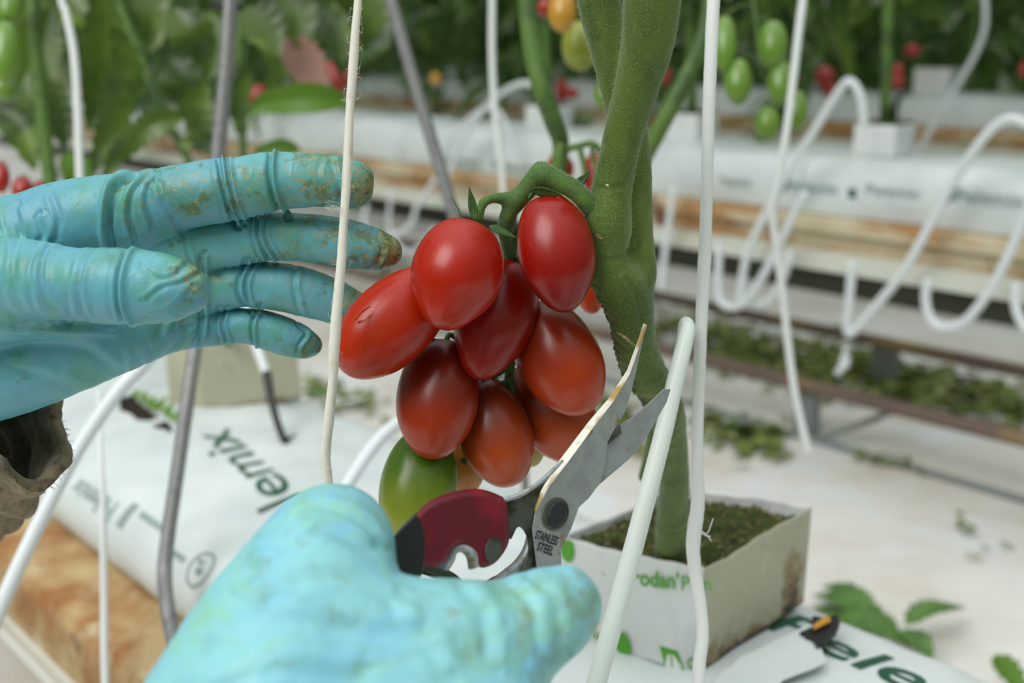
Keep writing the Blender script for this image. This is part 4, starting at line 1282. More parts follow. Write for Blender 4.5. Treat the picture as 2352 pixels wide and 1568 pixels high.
# other stems of the near row
def stemline(pts, label, extra=(), m='bstem'):
    o = thing('tomato_plant', P(pts[-1][0], pts[-1][1], pts[-1][3]), label, 'plant')
    pxtube('stem', pts, M[m], parent=o, seg=12)
    for e_ in extra:
        pxtube('side_stem', e_, M[m], parent=o, seg=10)
    return o
pl_c = stemline([(1720, -400, 17, .84), (1640, -40, 17, .84), (1614, 90, 19, .84), (1585, 160, 19, .84), (1550, 230, 20, .84), (1512, 300, 20, .845), (1480, 360, 20, .85), (1450, 420, 20, .86), (1430, 520, 20, .86), (1432, 700, 20, .86), (1450, 800, 20, .86), (1490, 885, 20, .86), (1530, 960, 20, .86), (1545, 1105, 20, .86)], 'green stem slanting behind the thick stem toward the upper right', [[(1610, 100, 8, .84), (1618, 80, 10, .84), (1622, 70, 9, .84)]])
pl_d = stemline([(1190, -400, 22, .76), (1208, -60, 22, .76), (1216, 60, 22, .76), (1228, 140, 22, .76), (1246, 210, 22, .76), (1272, 280, 22, .77), (1288, 330, 20, .78), (1284, 400, 19, .79), (1290, 560, 19, .8), (1300, 800, 19, .82), (1302, 960, 19, .82), (1300, 1135, 19, .82)], 'thinner green stem curving down behind the arched truss stalk',
    [[(1290, 345, 10, .77), (1330, 335, 8, .765), (1360, 330, 8, .76), (1385, 350, 7, .76)], [(1330, 335, 7, .765), (1338, 365, 7, .765), (1344, 400, 6, .765)], [(1288, 330, 12, .765), (1284, 360, 12, .765), (1282, 385, 9, .765)], [(1360, 330, 6, .76), (1362, 360, 6, .76), (1372, 390, 5, .76)]])
print('near row done')

# ================================================================ leaves and the rows behind
def leaflet(L_, W_, n=9, droop=.3, lob=.28, ph=0.0):
    V, F = [], []
    for i in range(n + 1):
        t = i / n
        ww = W_ * math.sin(math.pi * min(1, t ** .75)) ** .8 * (1 - lob * (i % 2)) + .0005
        z = -droop * L_ * t * t
        x = L_ * t
        V += [(x, -ww, z + ww * .25), (x + .02 * L_, 0, z - .03 * L_), (x, ww, z + ww * .25)]
    for i in range(n):
        for k in (0, 1):
            a = i * 3 + k
            F.append((a, a + 1, a + 4, a + 3))
    return np.array(V), F
def rotz(a):
    c, s = math.cos(a), math.sin(a)
    return np.array([[c, -s, 0], [s, c, 0], [0, 0, 1]])
def roty(a):
    c, s = math.cos(a), math.sin(a)
    return np.array([[c, 0, s], [0, 1, 0], [-s, 0, c]])
def rotx(a):
    c, s = math.cos(a), math.sin(a)
    return np.array([[1, 0, 0], [0, c, -s], [0, s, c]])
def compound_leaf(rs, L_=.28, pairs=3, n=9):
    """tomato leaf: a rachis with lobed leaflets"""
    VV, FF = [], []
    def add(V, F):
        o = sum(len(q) for q in VV)
        VV.append(np.asarray(V)); FF.extend([tuple(i + o for i in q) for q in F])
    droop = rs.uniform(.15, .55)
    def at(t): return np.array([L_ * t, 0, -droop * L_ * t * t])
    v, f = tube_geo([at(t) for t in (0, .33, .66, 1)], [.0028, .0024, .0018, .0012], seg=5, per=3)
    add(v, f)
    for k in range(pairs):
        t = .35 + .6 * k / pairs + rs.uniform(-.03, .03)
        for s in (-1, 1):
            ll = L_ * rs.uniform(.26, .4)
            V, F = leaflet(ll, ll * rs.uniform(.2, .28), n, rs.uniform(.1, .6))
            R_ = rotz(s * rs.uniform(.8, 1.25)) @ rotx(s * rs.uniform(-.5, .5)) @ roty(rs.uniform(-.2, .5))
            add(V @ R_.T + at(t), F)
    ll = L_ * rs.uniform(.36, .5)
    V, F = leaflet(ll, ll * .26, n, rs.uniform(.2, .6))
    add(V @ roty(droop * 1.2).T + at(1), F)
    return np.vstack(VV), FF
def foliage(name, centers, dirs, size, m, parent, rs, n=7, tilt=.5, pairs=3):
    VV, FF = [], []
    o = 0
    for c, a in zip(centers, dirs):
        V, F = compound_leaf(rs, size * rs.uniform(.75, 1.2), pairs, n)
        R_ = rotz(a) @ roty(rs.uniform(-.3, tilt)) @ rotx(rs.uniform(-.7, .7))
        V = V @ R_.T + c
        VV.append(V)
        FF.extend([tuple(i + o for i in q) for q in F])
        o += len(V)
    ob = mesh_obj(name, np.vstack(VV), FF, m, parent, smooth=False)
    return ob

# ---- rows behind: gutter, bags, blocks, rails
def row(t, zb, h, s0, s1, labels, gz):
    g = thing('growing_gutter', SP((s0 + s1) / 2, t + .12, gz), labels[0], 'gutter')
    strip('rusty_tray', [(t + .26, zb), (t - .012, zb), (t - .016, zb - .004), (t - .016, zb - .022), (t + .002, zb - .026), (t + .002, gz + .030)], s0, s1, M['rust2'], g, ds=.15)
    strip('cream_flange', [(t + .002, gz + .034), (t - .02, gz + .026), (t - .022, gz + .006), (t + .06, gz), (t + .2, gz), (t + .26, gz + .03), (t + .26, zb)], s0, s1, M['cream'], g, ds=.15)
    return g
def far_bag(t, z, h, s0, s1, label, group):
    prof = crom([(p[0], p[1], 0) for p in ((t + .1, z), (t + .01, z), (t, z + .01), (t - .003, z + h * .45), (t + .006, z + h * .8), (t + .03, z + h * .97), (t + .1, z + h), (t + .19, z + h * .97), (t + .22, z + h * .7), (t + .225, z + .01), (t + .1, z))], 3)[:, :2]
    ns = 34
    V, F = [], []
    k = len(prof)
    for i in range(ns + 1):
        s = s0 + (s1 - s0) * i / ns
        e_ = .97 + .03 * min(1, min(i, ns - i) / 3) ** .5
        for a, b in prof:
            V.append(SP(s, a + .003 * math.sin(s * 17 + b * 40), z + (b - z) * e_ * (1 + .03 * math.sin(s * 23))))
    for i in range(ns):
        for j in range(k - 1):
            F.append((i * k + j, i * k + j + 1, (i + 1) * k + j + 1, (i + 1) * k + j))
    o = mesh_obj('grow_bag', V, F, M['bag'], None, loc=SP((s0 + s1) / 2, t + .1, z))
    clean(o)
    return tag(o, label, 'grow bag', group)
T2, Z2 = 1.5, .400
row(T2, Z2, .08, -.2, 4.6, ('rust streaked cream gutter carrying the printed bags of the second row',), .312)
b2 = []
for k, (a, b, lb) in enumerate(((-.15, .86, 'printed white grow bag at the right of the second row'), (.862, 1.86, 'white grow bag of the second row behind the thick stem'),
                                (1.862, 2.86, 'white grow bag of the second row above the left hand fingertips'), (2.862, 3.9, 'furthest left white grow bag of the second row seen between leaves'))):
    b2.append(far_bag(T2, Z2, .09, a, b, lb, 'white grow bags of the second row'))
def wall_text(body, xa, xb, ya, yb, hpx, t, bold=.01):
    V, F = text_geo(body, bold)
    W = V[:, 0].max()
    return [Pn(xa + (xb - xa) * p[0] / W, ya + (yb - ya) * p[0] / W - p[1] / .7 * hpx, t) for p in V], F
for xa, xb, ya, yb, hp, bb in ((1812, 1925, 438, 446, 26, 0), (1990, 2112, 446, 456, 24, 0), (2195, 2352, 462, 474, 32, 0), (1655, 1725, 424, 428, 20, 0), (1000, 1100, 372, 384, 20, 1), (1130, 1230, 388, 398, 22, 1)):
    mesh_obj('printed_word', *wall_text('Pelemix', xa, xb, ya, yb, hp, T2 - .0065), M['ink2'], b2[bb], smooth=False)
def quad_t(px, t):
    return [Pn(x, y, t) for x, y in px], [tuple(range(len(px)))]
mesh_obj('printed_symbols', *join([quad_t([(1788, 440), (1795, 420), (1812, 412), (1806, 432)], T2 - .0065), quad_t([(1948, 432), (1966, 434), (1966, 456), (1948, 454)], T2 - .0065), quad_t([(2165, 466), (2178, 440), (2196, 432), (2186, 460)], T2 - .0065)]), M['ink'], b2[0], smooth=False)
T3, Z3 = 2.75, .448
row(T3, Z3, .08, 0, 7.5, ('cream and brown gutter of the third row below the far foliage',), .372)
for k in range(6):
    s = .3 + 1.02 * k
    far_bag(T3, Z3, .085, s, s + 1.0, 'greyish white grow bag along the far third row', 'grow bags of the third row')
T4 = 4.0
row(T4, .47, .08, .5, 10, ('distant gutter of the fourth row, mostly hidden in foliage',), .39)

rl = thing('heating_rail', SP(2, 1.555, 0), 'brown heating rail on short posts between the rows, nearer of the pair', 'rail')
tube('pipe', [SP(-.3, 1.555, .098), SP(1.5, 1.555, .098), SP(4, 1.555, .098)], .0125, M['rail'], rl, seg=10)
for i, (x, y) in enumerate(((1866, 1012), (1250, 880), (2600, 1200))):
    b = Pn(x, y, 1.565); b[2] = 0
    v, f = box_geo(b, b + UR * .04, b + UR * .04 + NR * .02, b + NR * .02, 0, .09)
    mesh_obj('post', v, f, M['post'], rl, smooth=False)
tube('foot_brace', [Pn(1885, 1005, 1.56), Pn(2000, 965, 1.6), Pn(2080, 930, 1.66)], .006, M['post'], rl, seg=8)
rl2 = thing('heating_rail', SP(2, 1.92, 0), 'brown heating rail on short posts, further of the pair', 'rail')
tube('pipe', [SP(-.3, 1.92, .092), SP(1.5, 1.92, .092), SP(5, 1.92, .092)], .0125, M['rail'], rl2, seg=10)
for i, (x, y) in enumerate(((2050, 885), (1450, 770))):
    b = Pn(x, y, 1.93); b[2] = 0
    v, f = box_geo(b, b + UR * .05, b + UR * .05 + NR * .02, b + NR * .02, 0, .082)
    mesh_obj('post', v, f, M['post'], rl2, smooth=False)
fs = tube('ground_pipe', [SP(-.3, 1.553, .006), SP(1.5, 1.553, .006), SP(4, 1.553, .006)], .006, M['post'], seg=8)
tag(fs, 'thin grey pipe lying on the white ground sheet below the nearer rail', 'pipe')

# drip tubes of the second row: arcs and hanging loops
def ptube(pts, t, r, label, name='drip_tube'):
    q = [Pn(x, y, t - .002 * i) for i, (x, y) in enumerate(pts)]
    o = tube(name, q, r, M['tube'], seg=8, per=8)
    return tag(o, label, 'tube', 'white drip tubes of the second row')
TT = 1.44
ptube([(1985, 290), (1978, 225), (1955, 188), (1930, 205), (1870, 300), (1820, 380), (1770, 470), (1725, 560), (1708, 620), (1700, 690)], TT, .0063, 'white drip tube arching down from upper right to the double loop')
ptube([(1652, 560), (1650, 640), (1655, 690), (1680, 705), (1715, 690), (1760, 620), (1800, 540), (1850, 440)], TT - .01, .0066, 'white drip tube making the left half of the double loop')
ptube([(1712, 640), (1722, 690), (1745, 698), (1775, 680), (1800, 635), (1815, 580)], TT, .0063, 'short white drip tube loop hooked into the double loop')
ptube([(2380, 300), (2345, 278), (2310, 275), (2265, 310), (2200, 400), (2140, 510), (2070, 630), (2000, 715), (1955, 765), (1945, 750), (1950, 700), (1958, 600)], TT, .0066, 'long white drip tube sweeping down from the right edge to a sharp turn')
ptube([(2132, 640), (2126, 690), (2140, 735), (2170, 752), (2215, 738), (2265, 680), (2310, 600), (2345, 520), (2380, 440)], TT, .0068, 'white drip tube hanging in a wide U below the gutter at right')
ptube([(2334, 650), (2333, 700), (2350, 745), (2390, 780)], TT, .0068, 'white drip tube cut by the right edge of the picture')
ptube([(1548, 430), (1535, 520), (1525, 600), (1520, 665)], TT, .0058, 'straight white drip tube hanging just right of the thick stem')
ptube([(1240, 200), (1200, 192), (1150, 215), (1100, 265), (1060, 330), (1030, 400)], TT, .0058, 'white drip tube arching beside the pale twine')
ptube([(1180, 330), (1150, 262), (1110, 250), (1060, 290), (1020, 340)], TT, .0045, 'smaller white drip tube arching below the taller arc')
ptube([(842, 470), (838, 520), (880, 545), (940, 520), (960, 470), (1010, 400)], TT, .0058, 'white drip tube looping right of the fingertips')
ptube([(900, 430), (895, 520), (930, 575), (975, 560), (1000, 520)], TT, .0045, 'white drip tube loop low beside the slanting rod')
ptube([(2262, -20), (2262, 60), (2240, 125), (2190, 210), (2120, 330), (2080, 400)], 2.5, .007, 'faint white drip tube before the third row at far right')
cn = ptube([(1945, 800), (1925, 860), (1950, 820), (1930, 850), (1948, 835), (1920, 855)], TT, .004, 'crumpled white tube end dangling above the leaf litter')

# growing blocks with plants of the second and third rows
def small_block(x, y, t, w_, h, zb, label, group, m='paper'):
    c = Pn(x, y, t)
    s = float(c @ UR)
    p = [SP(s - w_ / 2, t - w_ / 2 + .05, 0), SP(s + w_ / 2, t - w_ / 2 + .05, 0), SP(s + w_ / 2, t + w_ / 2 + .05, 0), SP(s - w_ / 2, t + w_ / 2 + .05, 0)]
    v, f = box_geo(*p, zb, zb + h)
    o = mesh_obj('growing_block', v, f, M[m], None, smooth=False, loc=SP(s, t + .05, zb))
    bevel(o, .004)
    tag(o, label, 'growing block', group)
    mo = [q * 1.0 for q in p]
    c0 = sum(p) / 4
    mo = [c0 + (q - c0) * .9 for q in p]
    v, f = box_geo(*mo, zb + h - .002, zb + h + .004)
    mesh_obj('mossy_rockwool', v, f, M['moss'], o, smooth=False)
    return SP(s, t + .05, zb + h)
rs = np.random.RandomState(11)
G2 = 'growing blocks on the second row'
tops = []
for x, y, lb in ((1995, 325, 'white growing block on the second row, right of the hanging green tomatoes'), (1550, 310, 'white growing block of the second row just right of the thick stem'),
                 (1222, 300, 'white growing block of the second row beside the curving thin stem'), (700, 240, 'white growing block of the second row behind the bright leaf')):
    tops.append(small_block(x, y, T2 + .06, .07, .05, Z2 + .088, lb, G2))

def bg_plant(base, hgt, lean, nleaf, size, z0, label, group, m='leaf2', stem_r=.009, n=7, spread=.16):
    o = thing('tomato_plant', base, label, 'plant', group)
    p = [base, base + np.array([lean[0] * .3, lean[1] * .3, hgt * .3]), base + np.array([lean[0] * .6, lean[1] * .6, hgt * .65]), base + np.array([lean[0], lean[1], hgt])]
    tube('stem', p, [stem_r, stem_r, stem_r * .9, stem_r * .8], M['bstem'], o, seg=8, per=5)
    cs_, ds_ = [], []
    for i in range(nleaf):
        zz = z0 + (hgt + base[2] - z0) * (i + rs.rand()) / nleaf
        f_ = (zz - base[2]) / hgt
        q = base + np.array([lean[0] * f_, lean[1] * f_, 0]); q[2] = zz
        a = rs.uniform(0, 2 * math.pi)
        cs_.append(q + np.array([math.cos(a), math.sin(a), 0]) * .01 + UR * rs.uniform(-spread, spread))
        ds_.append(a)
    foliage('foliage', cs_, ds_, size, M[m], o, rs, n)
    return o
# second row plants: bare lower stems, foliage only above the frame on the right, lower down at the left
for k, tp in enumerate(tops):
    bg_plant(tp, 1.1, (-.06, .05), 14, .30, tp[2] + .38 if k < 3 else tp[2] + .12, ['slender tomato plant rising from the white block at right', 'tomato plant of the second row behind the string', 'tomato plant of the second row behind the curving stem', 'tomato plant of the second row behind the bright leaf'][k], 'tomato plants of the second row', 'leaf')
for k, s in enumerate((2.5, 2.8, 3.1, 3.4, 3.8)):
    bg_plant(SP(s, T2 + .1, Z2 + .09), 1.1, (0, 0), 22, .32, Z2 + .2, 'leafy tomato plant of the second row far up on the left', 'leafy tomato plants up the second row', 'leaf2')
for x, y, lb in ((2135, 215, 'pale growing block on the third row at the right'), (1045, 235, 'pale growing block on the third row left of the pale twine')):
    small_block(x, y, T3 + .06, .10, .07, Z3 + .08, lb, 'growing blocks on the third row')
fg = mesh_obj('floor', [SP(-1, 2.58, .002), SP(9, 2.58, .002), SP(9, 3.25, .002), SP(-1, 3.25, .002)], [(0, 3, 2, 1)], mat('painted_ground_shade', C(74, 70, 56), .8, [(6, C(50, 54, 36), .45, .65, 4)]), smooth=False)  # dark floor strip: the shade under the third row put into the colour
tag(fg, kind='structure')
# third row curtain
for k in range(15):
    s = .75 + .42 * k
    bg_plant(SP(s, T3 + .12, Z3 + .085), 1.3, (rs.uniform(-.1, .1), 0), 40, .34, Z3 + .15 + rs.uniform(-.03, .05), 'dense leafy tomato plant in the far third row', 'tomato plants of the third row', 'leaf2', .01)
for k in range(14):
    s = .9 + .62 * k
    bg_plant(SP(s, T4 + .1, .55), 1.5, (rs.uniform(-.1, .1), 0), 34, .46, .52, 'dim leafy tomato plant in the furthest row', 'tomato plants of the furthest row', 'leaf2', .01, 5, .3)
for k in range(12):
    s = 1.2 + .95 * k
    bg_plant(SP(s, 5.6, .3), 1.9, (0, 0), 30, .7, .25, 'leafy plant closing the view at the back of the greenhouse', 'plants at the back of the greenhouse', 'leaf2', .012, 5, .45)

# near row plants at the left, closer and larger
NP = [
    ([(70, -60, 15, 1.02), (84, 120, 16, 1.02), (96, 260, 16, 1.02), (118, 430, 16, 1.02), (150, 640, 16, 1.02), (165, 760, 16, 1.02), (170, 860, 16, 1.0)], 'thick green stem at the far left with long leaves'),
    ([(250, -60, 10, 1.15), (300, 80, 11, 1.15), (345, 190, 11, 1.15), (385, 280, 11, 1.15), (440, 390, 10, 1.15), (480, 600, 10, 1.1), (495, 700, 10, 1.04), (525, 790, 10, 1.0)], 'slanting dark green stem left of the grey rod'),
    ([(560, -60, 8, 1.3), (548, 100, 9, 1.3), (552, 220, 9, 1.3), (558, 340, 9, 1.3), (570, 600, 9, 1.28), (600, 760, 9, 1.2), (610, 810, 9, 1.14)], 'thin green stem just behind the grey rod'),
]
for pts, lb in NP:
    o = stemline(pts, lb)
def px_leaf(pts, wpx, d, m, lab=None, parent=None, tilt=.3, name='leaf', lob=.22, n=14):
    """one broad leaf laid along a pixel curve at distance d"""
    c = crom([P(x, y, d + dz) for x, y, dz in pts], 6)
    T_ = np.gradient(c, axis=0); T_ /= np.linalg.norm(T_, axis=1)[:, None]
    V, F = [], []
    k = len(c)
    for i in range(k):
        t = i / (k - 1)
        sd = np.cross(T_[i], FW); sd /= np.linalg.norm(sd)
        sd = sd * math.cos(tilt) + FW * math.sin(tilt)
        ww = wpx * d / FPX * math.sin(math.pi * min(1, t ** .8 * .97 + .015)) ** .75 * (1 - lob * (i % 2))
        nn = np.cross(T_[i], sd)
        for s, h in ((-1, .3), (-.5, .1), (0, 0), (.5, .1), (1, .3)):
            V.append(c[i] + sd * ww * s + nn * ww * h)
    for i in range(k - 1):
        for j in range(4):
            a = i * 5 + j
            F.append((a, a + 1, a + 6, a + 5))
    o = mesh_obj(name, V, F, M[m], parent, smooth=False, loc=None if parent is not None else c[0])
    solid(o, .0004)
    return o
cl = thing('leafy_shoot', P(250, 200, 1.0), 'cluster of broad backlit green leaves hanging at the upper left', 'leaves')
for pts, wpx, d, m, tl in (
    ([(30, -40, 0), (25, 60, .01), (60, 150, .02), (50, 200, .02)], 55, 1.05, 'leaf', .2), ([(230, -30, 0), (240, 80, .01), (225, 200, .02), (205, 300, .02)], 50, 1.05, 'leaf', .4),
    ([(150, -20, 0), (200, 60, 0), (190, 160, .02)], 60, 1.2, 'leaf', .2), ([(260, 60, 0), (290, 150, .01), (270, 240, .02), (240, 330, .02), (215, 400, 0)], 44, 1.0, 'leaf', .5),
    ([(420, 268, 0), (370, 278, -.01), (320, 310, -.01), (270, 360, 0), (235, 420, 0)], 34, .95, 'leaf', .1), ([(400, 20, 0), (440, 80, 0), (470, 140, .02)], 60, 1.2, 'leaf', .2), ([(390, 130, 0), (430, 200, 0), (440, 290, .02)], 50, 1.25, 'leaf', .3),
    ([(560, 20, 0), (600, 60, 0), (640, 130, 0)], 60, 1.25, 'leaf', .3), ([(480, 30, 0), (500, 100, 0), (480, 180, 0)], 50, 1.3, 'leaf', .2), ([(640, 60, 0), (630, 130, 0), (650, 190, 0)], 40, 1.35, 'leaf', .5), ([(300, 200, 0), (350, 240, 0), (420, 250, 0)], 40, 1.3, 'leaf', .3), ([(120, 20, 0), (100, 110, 0), (120, 190, 0)], 50, 1.3, 'leaf', .3), ([(0, 150, 0), (60, 210, 0), (110, 300, 0)], 40, 1.25, 'leaf', .4), ([(760, 80, 0), (830, 110, 0), (900, 100, 0)], 45, 1.5, 'leaf', .3), ([(620, -30, 0), (680, 30, 0), (690, 110, 0)], 55, 1.3, 'leaf', .2), ([(0, 250, 0), (50, 300, 0), (80, 390, 0)], 45, 1.1, 'leaf', .3),
    ([(110, 180, 0), (130, 260, 0), (150, 340, 0)], 40, 1.15, 'leaf', .5), ([(320, -30, 0), (350, 40, 0), (340, 120, 0)], 50, 1.25, 'leaf', .4), ([(470, 180, 0), (450, 240, 0), (470, 320, 0), (500, 360, 0)], 40, 1.1, 'leaf', .4),
    ([(570, 150, 0), (545, 230, 0), (560, 330, 0)], 30, 1.2, 'leaf', .5), ([(700, 20, 0), (760, 60, 0), (790, 150, 0)], 50, 1.35, 'leaf', .2), ([(840, -20, 0), (860, 50, 0), (840, 130, 0)], 55, 1.5, 'leaf', .3), ([(150, 350, 0), (180, 400, 0), (160, 460, 0)], 40, 1.1, 'leafb', .3), ([(410, 330, 0), (470, 330, 0), (520, 350, 0)], 25, 1.1, 'leaf', .2)):
    px_leaf(pts, wpx, d, m, parent=cl, tilt=tl)
bl = px_leaf([(800, 232, 0), (740, 226, -.01), (680, 228, -.01), (610, 238, 0), (570, 262, 0)], 36, 1.1, 'leafb', lob=.08, tilt=.1)
tag(bl, 'bright green leaf above the index finger, lit from above', 'leaf')
bl2 = px_leaf([(690, 345, 0), (640, 338, 0), (580, 352, 0)], 20, 1.15, 'leafb', lob=.08, tilt=.1)
tag(bl2, 'small bright green leaf just above the index finger knuckle', 'leaf')
wl = px_leaf([(640, 90, 0), (690, 130, 0), (720, 180, 0), (760, 230, 0)], 50, 1.3, 'pinkleaf', tilt=.2)
tag(wl, 'withered pinkish leaf hanging among the green foliage', 'leaf')

# ---------------------------------------------------------------- background tomatoes
def btom(x, y, wpx, hpx, d, m, label, tiltx=0, group=None):
    o, c, ax, R, Lr = tomato((x - tiltx, y - hpx / 2, d + .003), (x + tiltx, y + hpx / 2, d - .003), wpx, m, label, int(x) % 97, group=group, tip=.1, seg=28)
    g = []
    a = np.cross(ax, [.2, .9, .1]); a /= np.linalg.norm(a); b_ = np.cross(ax, a)
    for k in range(5):
        th = k * 2 * math.pi / 5
        o_ = a * math.cos(th) + b_ * math.sin(th)
        g.append(sepal_geo(c + ax * Lr * .46, (o_ * .9 - ax * .1), ax, R * .9, R * .14, .3))
    mesh_obj('calyx', *join(g), M['sepal'], o)
    return o
GG = 'green tomatoes at the upper right'
for x, y, w_, h, lb in ((1664, 100, 56, 130, 'long green tomato just right of the thick white twine, highest of the left pair'), (1775, 103, 68, 112, 'broad green tomato, top of the right hanging bunch'),
                        (1695, 187, 64, 106, 'green tomato below and right of the string at mid height of the bunch'), (1792, 190, 58, 108, 'green tomato partly crossed by the slack twine'),
                        (1832, 252, 44, 92, 'narrow green tomato right of the slack twine'), (1763, 283, 58, 76, 'lowest green tomato of the hanging bunch')):
    btom(x, y, w_, h, .98, bgrn, lb, 0, GG)
bt = thing('tomato_truss', P(1760, 40, .99), 'thin green stalk carrying the hanging green tomatoes', 'stalk')
pxtube('stalk', [(1720, -60, 5, .99), (1738, 60, 5, .99), (1745, 140, 4.5, .99), (1775, 220, 4, .99), (1800, 235, 3, .99)], M['truss'], parent=bt, seg=8)
for q in ([(1738, 60, 3, .99), (1755, 40, 3, .985), (1775, 50, 3, .98)], [(1728, 10, 3, .99), (1695, 15, 3, .985), (1666, 38, 3, .98)], [(1745, 130, 3, .99), (1720, 125, 3, .985), (1696, 136, 3, .98)], [(1775, 220, 3, .99), (1765, 235, 3, .985), (1763, 247, 3, .98)]):
    pxtube('pedicel', q, M['truss'], parent=bt, seg=6)
RG = 'red tomatoes of the plant behind'
btom(1285, 388, 66, 60, .80, bred, 'blurred red tomato directly behind the top of the arched truss stalk', 0, RG)
btom(1284, 430, 62, 56, .82, bred, 'blurred dark red tomato showing under the arched stalk', 0, RG)
btom(1366, 400, 56, 96, .79, bred, 'blurred red tomato half hidden behind the left edge of the thick stem', 0, RG)
btom(1292, 25, 66, 96, .9, byel, 'amber tomato at the top edge left of the thick stems', 0, 'half ripe tomatoes near the top edge')
btom(1252, 18, 40, 34, .95, bred, 'small red tomato at the top edge beside the amber one', 0, 'half ripe tomatoes near the top edge')
btom(1333, 105, 84, 110, .95, mat('yellow_green_tomato', C(140, 150, 50), .35, coat=.2), 'yellow green tomato below the amber one', 0, 'half ripe tomatoes near the top edge')
btom(1388, 215, 50, 70, .95, bgrn, 'green tomato peeping between the two thick stems', 0, 'half ripe tomatoes near the top edge')
LG = 'green tomatoes at the upper left edge'
btom(14, 120, 66, 150, .9, bgrn, 'large green tomato cut by the left edge', 0, LG)
btom(22, 20, 56, 90, .98, bgrn, 'green tomato in the top left corner', 0, LG)
btom(10, 200, 50, 60, 1.0, bgrn, 'small green tomato below the large one at the left edge', 0, LG)
LR = 'red tomatoes at the left edge'
btom(2, 408, 40, 70, .9, bred, 'red tomato cut by the left edge above the gloved hand', 0, LR)
btom(52, 436, 46, 60, .95, bred, 'red tomato peeping over the index finger at far left', 0, LR)
btom(90, 440, 36, 44, .97, bred, 'small red tomato just above the back of the left hand', 0, LR)
FG = 'tiny red tomatoes in the far foliage'
for x, y, w_, h, tx in ((592, 222, 44, 50, -8), (805, 180, 30, 40, 0), (770, 178, 24, 80, 16), (198, 205, 20, 26, 0), (330, 245, 26, 26, 0), (1290, 208, 32, 56, 0), (1895, 178, 44, 52, 8), (2062, 165, 26, 40, 0), (2060, 190, 34, 30, 0), (2095, 117, 34, 24, 0), (2350, 160, 14, 40, 0), (1905, 205, 30, 36, 0), (1530, 175, 22, 40, 0), (1000, 180, 24, 30, 0), (1315, 215, 30, 22, 0)):
    btom(x, y, w_, h, 1.45 if x < 900 else 2.2, bred if (x, y) != (1000, 180) else byel, 'tiny out of focus ripe tomato in the far foliage', tx, FG)

# ---------------------------------------------------------------- fallen leaves and litter on the floor
def fallen(pts, wpx, label, m='leaff', tilt=.9, z=.012):
    c = crom([Pz(x, y, z + dz) for x, y, dz in pts], 5)
    T_ = np.gradient(c, axis=0); T_ /= np.linalg.norm(T_, axis=1)[:, None]
    V, F = [], []
    dd = float((c[0] - CC) @ FW)
    for i in range(len(c)):
        t = i / (len(c) - 1)
        sd = np.cross(T_[i], [0, 0, 1]); sd /= np.linalg.norm(sd)
        ww = wpx * dd / FPX * math.sin(math.pi * min(1, t ** .8 * .97 + .015)) ** .7 * (1 - .3 * (i % 2))
        for s, h in ((-1, .25), (0, 0), (1, .25)):
            V.append(c[i] + sd * ww * s + np.array([0, 0, ww * h + .003]))
    for i in range(len(c) - 1):
        for j in (0, 1):
            a = i * 3 + j
            F.append((a, a + 1, a + 4, a + 3))
    o = mesh_obj('fallen_leaf', V, F, M[m], None, smooth=False, loc=c[0])
    solid(o, .0006)
    return tag(o, label, 'leaf', 'fallen leaves on the white sheet')
fallen([(1870, 1370, .0), (1930, 1380, .02), (1990, 1410, .02), (2060, 1440, .01)], 60, 'fallen green leaf nearest the block corner on the white floor')
fallen([(1880, 1400, .01), (1960, 1430, .03), (2040, 1460, .02), (2110, 1500, .0)], 70, 'largest fallen green leaf in the heap beyond the right grow bag')
fallen([(2080, 1440, .02), (2120, 1410, .03), (2170, 1400, .03), (2215, 1400, .01)], 36, 'pointed grey green leaf sticking out of the floor heap to the right')
fallen([(2080, 1450, .02), (2110, 1480, .02), (2140, 1520, .01)], 38, 'drooping leaf at the lower right of the floor heap')
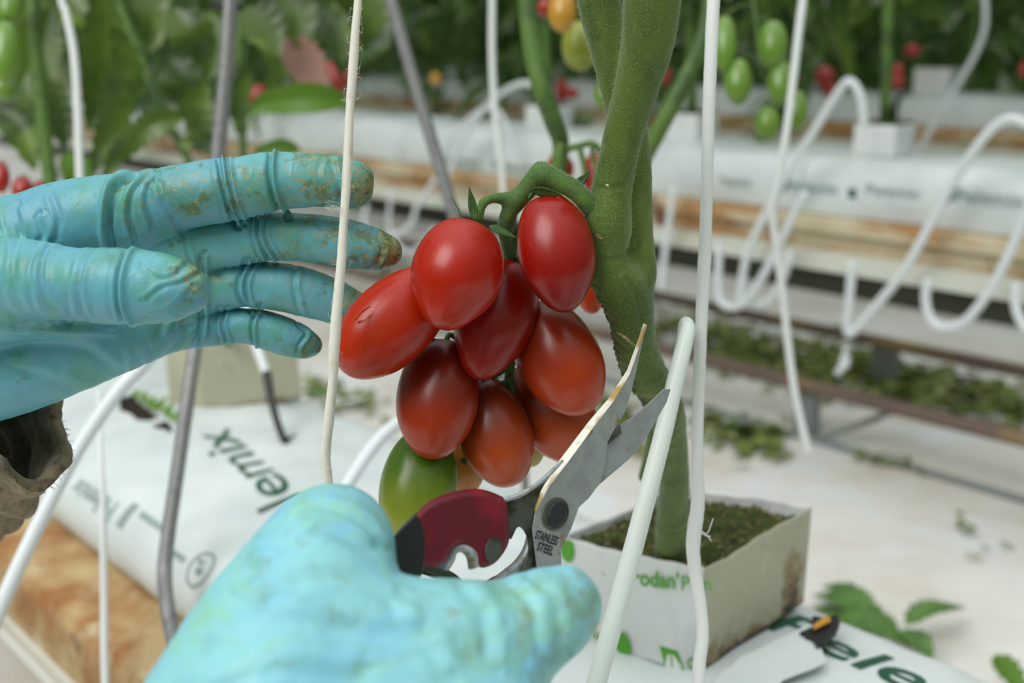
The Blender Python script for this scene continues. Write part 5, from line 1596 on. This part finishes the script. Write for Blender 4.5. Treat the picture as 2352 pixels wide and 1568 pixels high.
fallen([(1890, 1350, .0), (1940, 1360, .01), (2000, 1375, .01)], 34, 'small curled leaf at the back of the floor heap')
fallen([(2285, 1510, .03), (2315, 1550, .02), (2350, 1600, .01)], 42, 'bright green fallen leaf at the bottom right corner', 'leafb')
fallen([(700, 900, .02), (740, 905, .02), (790, 912, .01)], 22, 'green fallen leaf on the floor left of the twine')
fallen([(780, 920, .01), (820, 912, .01), (850, 900, .01)], 14, 'pale fallen leaf on the floor under the leftmost red tomato')
fallen([(1640, 980, .0), (1680, 975, .02), (1720, 985, .01)], 20, 'dark green leaf under the nearer rail right of the string')
def litter(name, polys, nper, label, size):
    VV, FF = [], []
    o = 0
    rs_ = np.random.RandomState(len(label))
    for (x0, y0, x1, y1, hh), nn in zip(polys, nper):
        for k in range(nn):
            t = rs_.rand(); 
            x = x0 + (x1 - x0) * t; y = y0 + (y1 - y0) * t + rs_.normal(0, hh)
            c = Pz(x, y, .004 + rs_.rand() * .012)
            V, F = leaflet(size * rs_.uniform(.5, 1.3), size * .3 * rs_.uniform(.6, 1.2), 5, rs_.uniform(-.2, .5))
            V = V @ (rotz(rs_.uniform(0, 6.3)) @ rotx(rs_.uniform(-.6, .6))).T + c
            VV.append(V); FF.extend([tuple(i + o for i in q) for q in F]); o += len(V)
    ob = mesh_obj(name, np.vstack(VV), FF, M['litter'], None, smooth=False, loc=VV[0][0])
    return tag(ob, label, 'litter', kind='stuff')
litter('leaf_litter', [(1500, 735, 2360, 930, 22), (1640, 800, 2200, 900, 30)], [420, 260], 'green and tan leaf litter lying between the two brown rails', .045)
litter('leaf_litter', [(1600, 960, 1800, 1020, 22), (1380, 930, 1480, 1010, 28)], [90, 60], 'loose green litter on the floor behind the thick stem base', .04)
litter('leaf_litter', [(690, 880, 880, 930, 16), (860, 590, 960, 640, 20)], [40, 40], 'sparse green litter on the floor left of the tomatoes', .035)
litter('leaf_litter', [(1960, 1035, 2110, 1065, 8), (2150, 1190, 2300, 1260, 30)], [26, 8], 'few dry bits on the white sheet at the right', .02)
print('objects', len(bpy.data.objects))
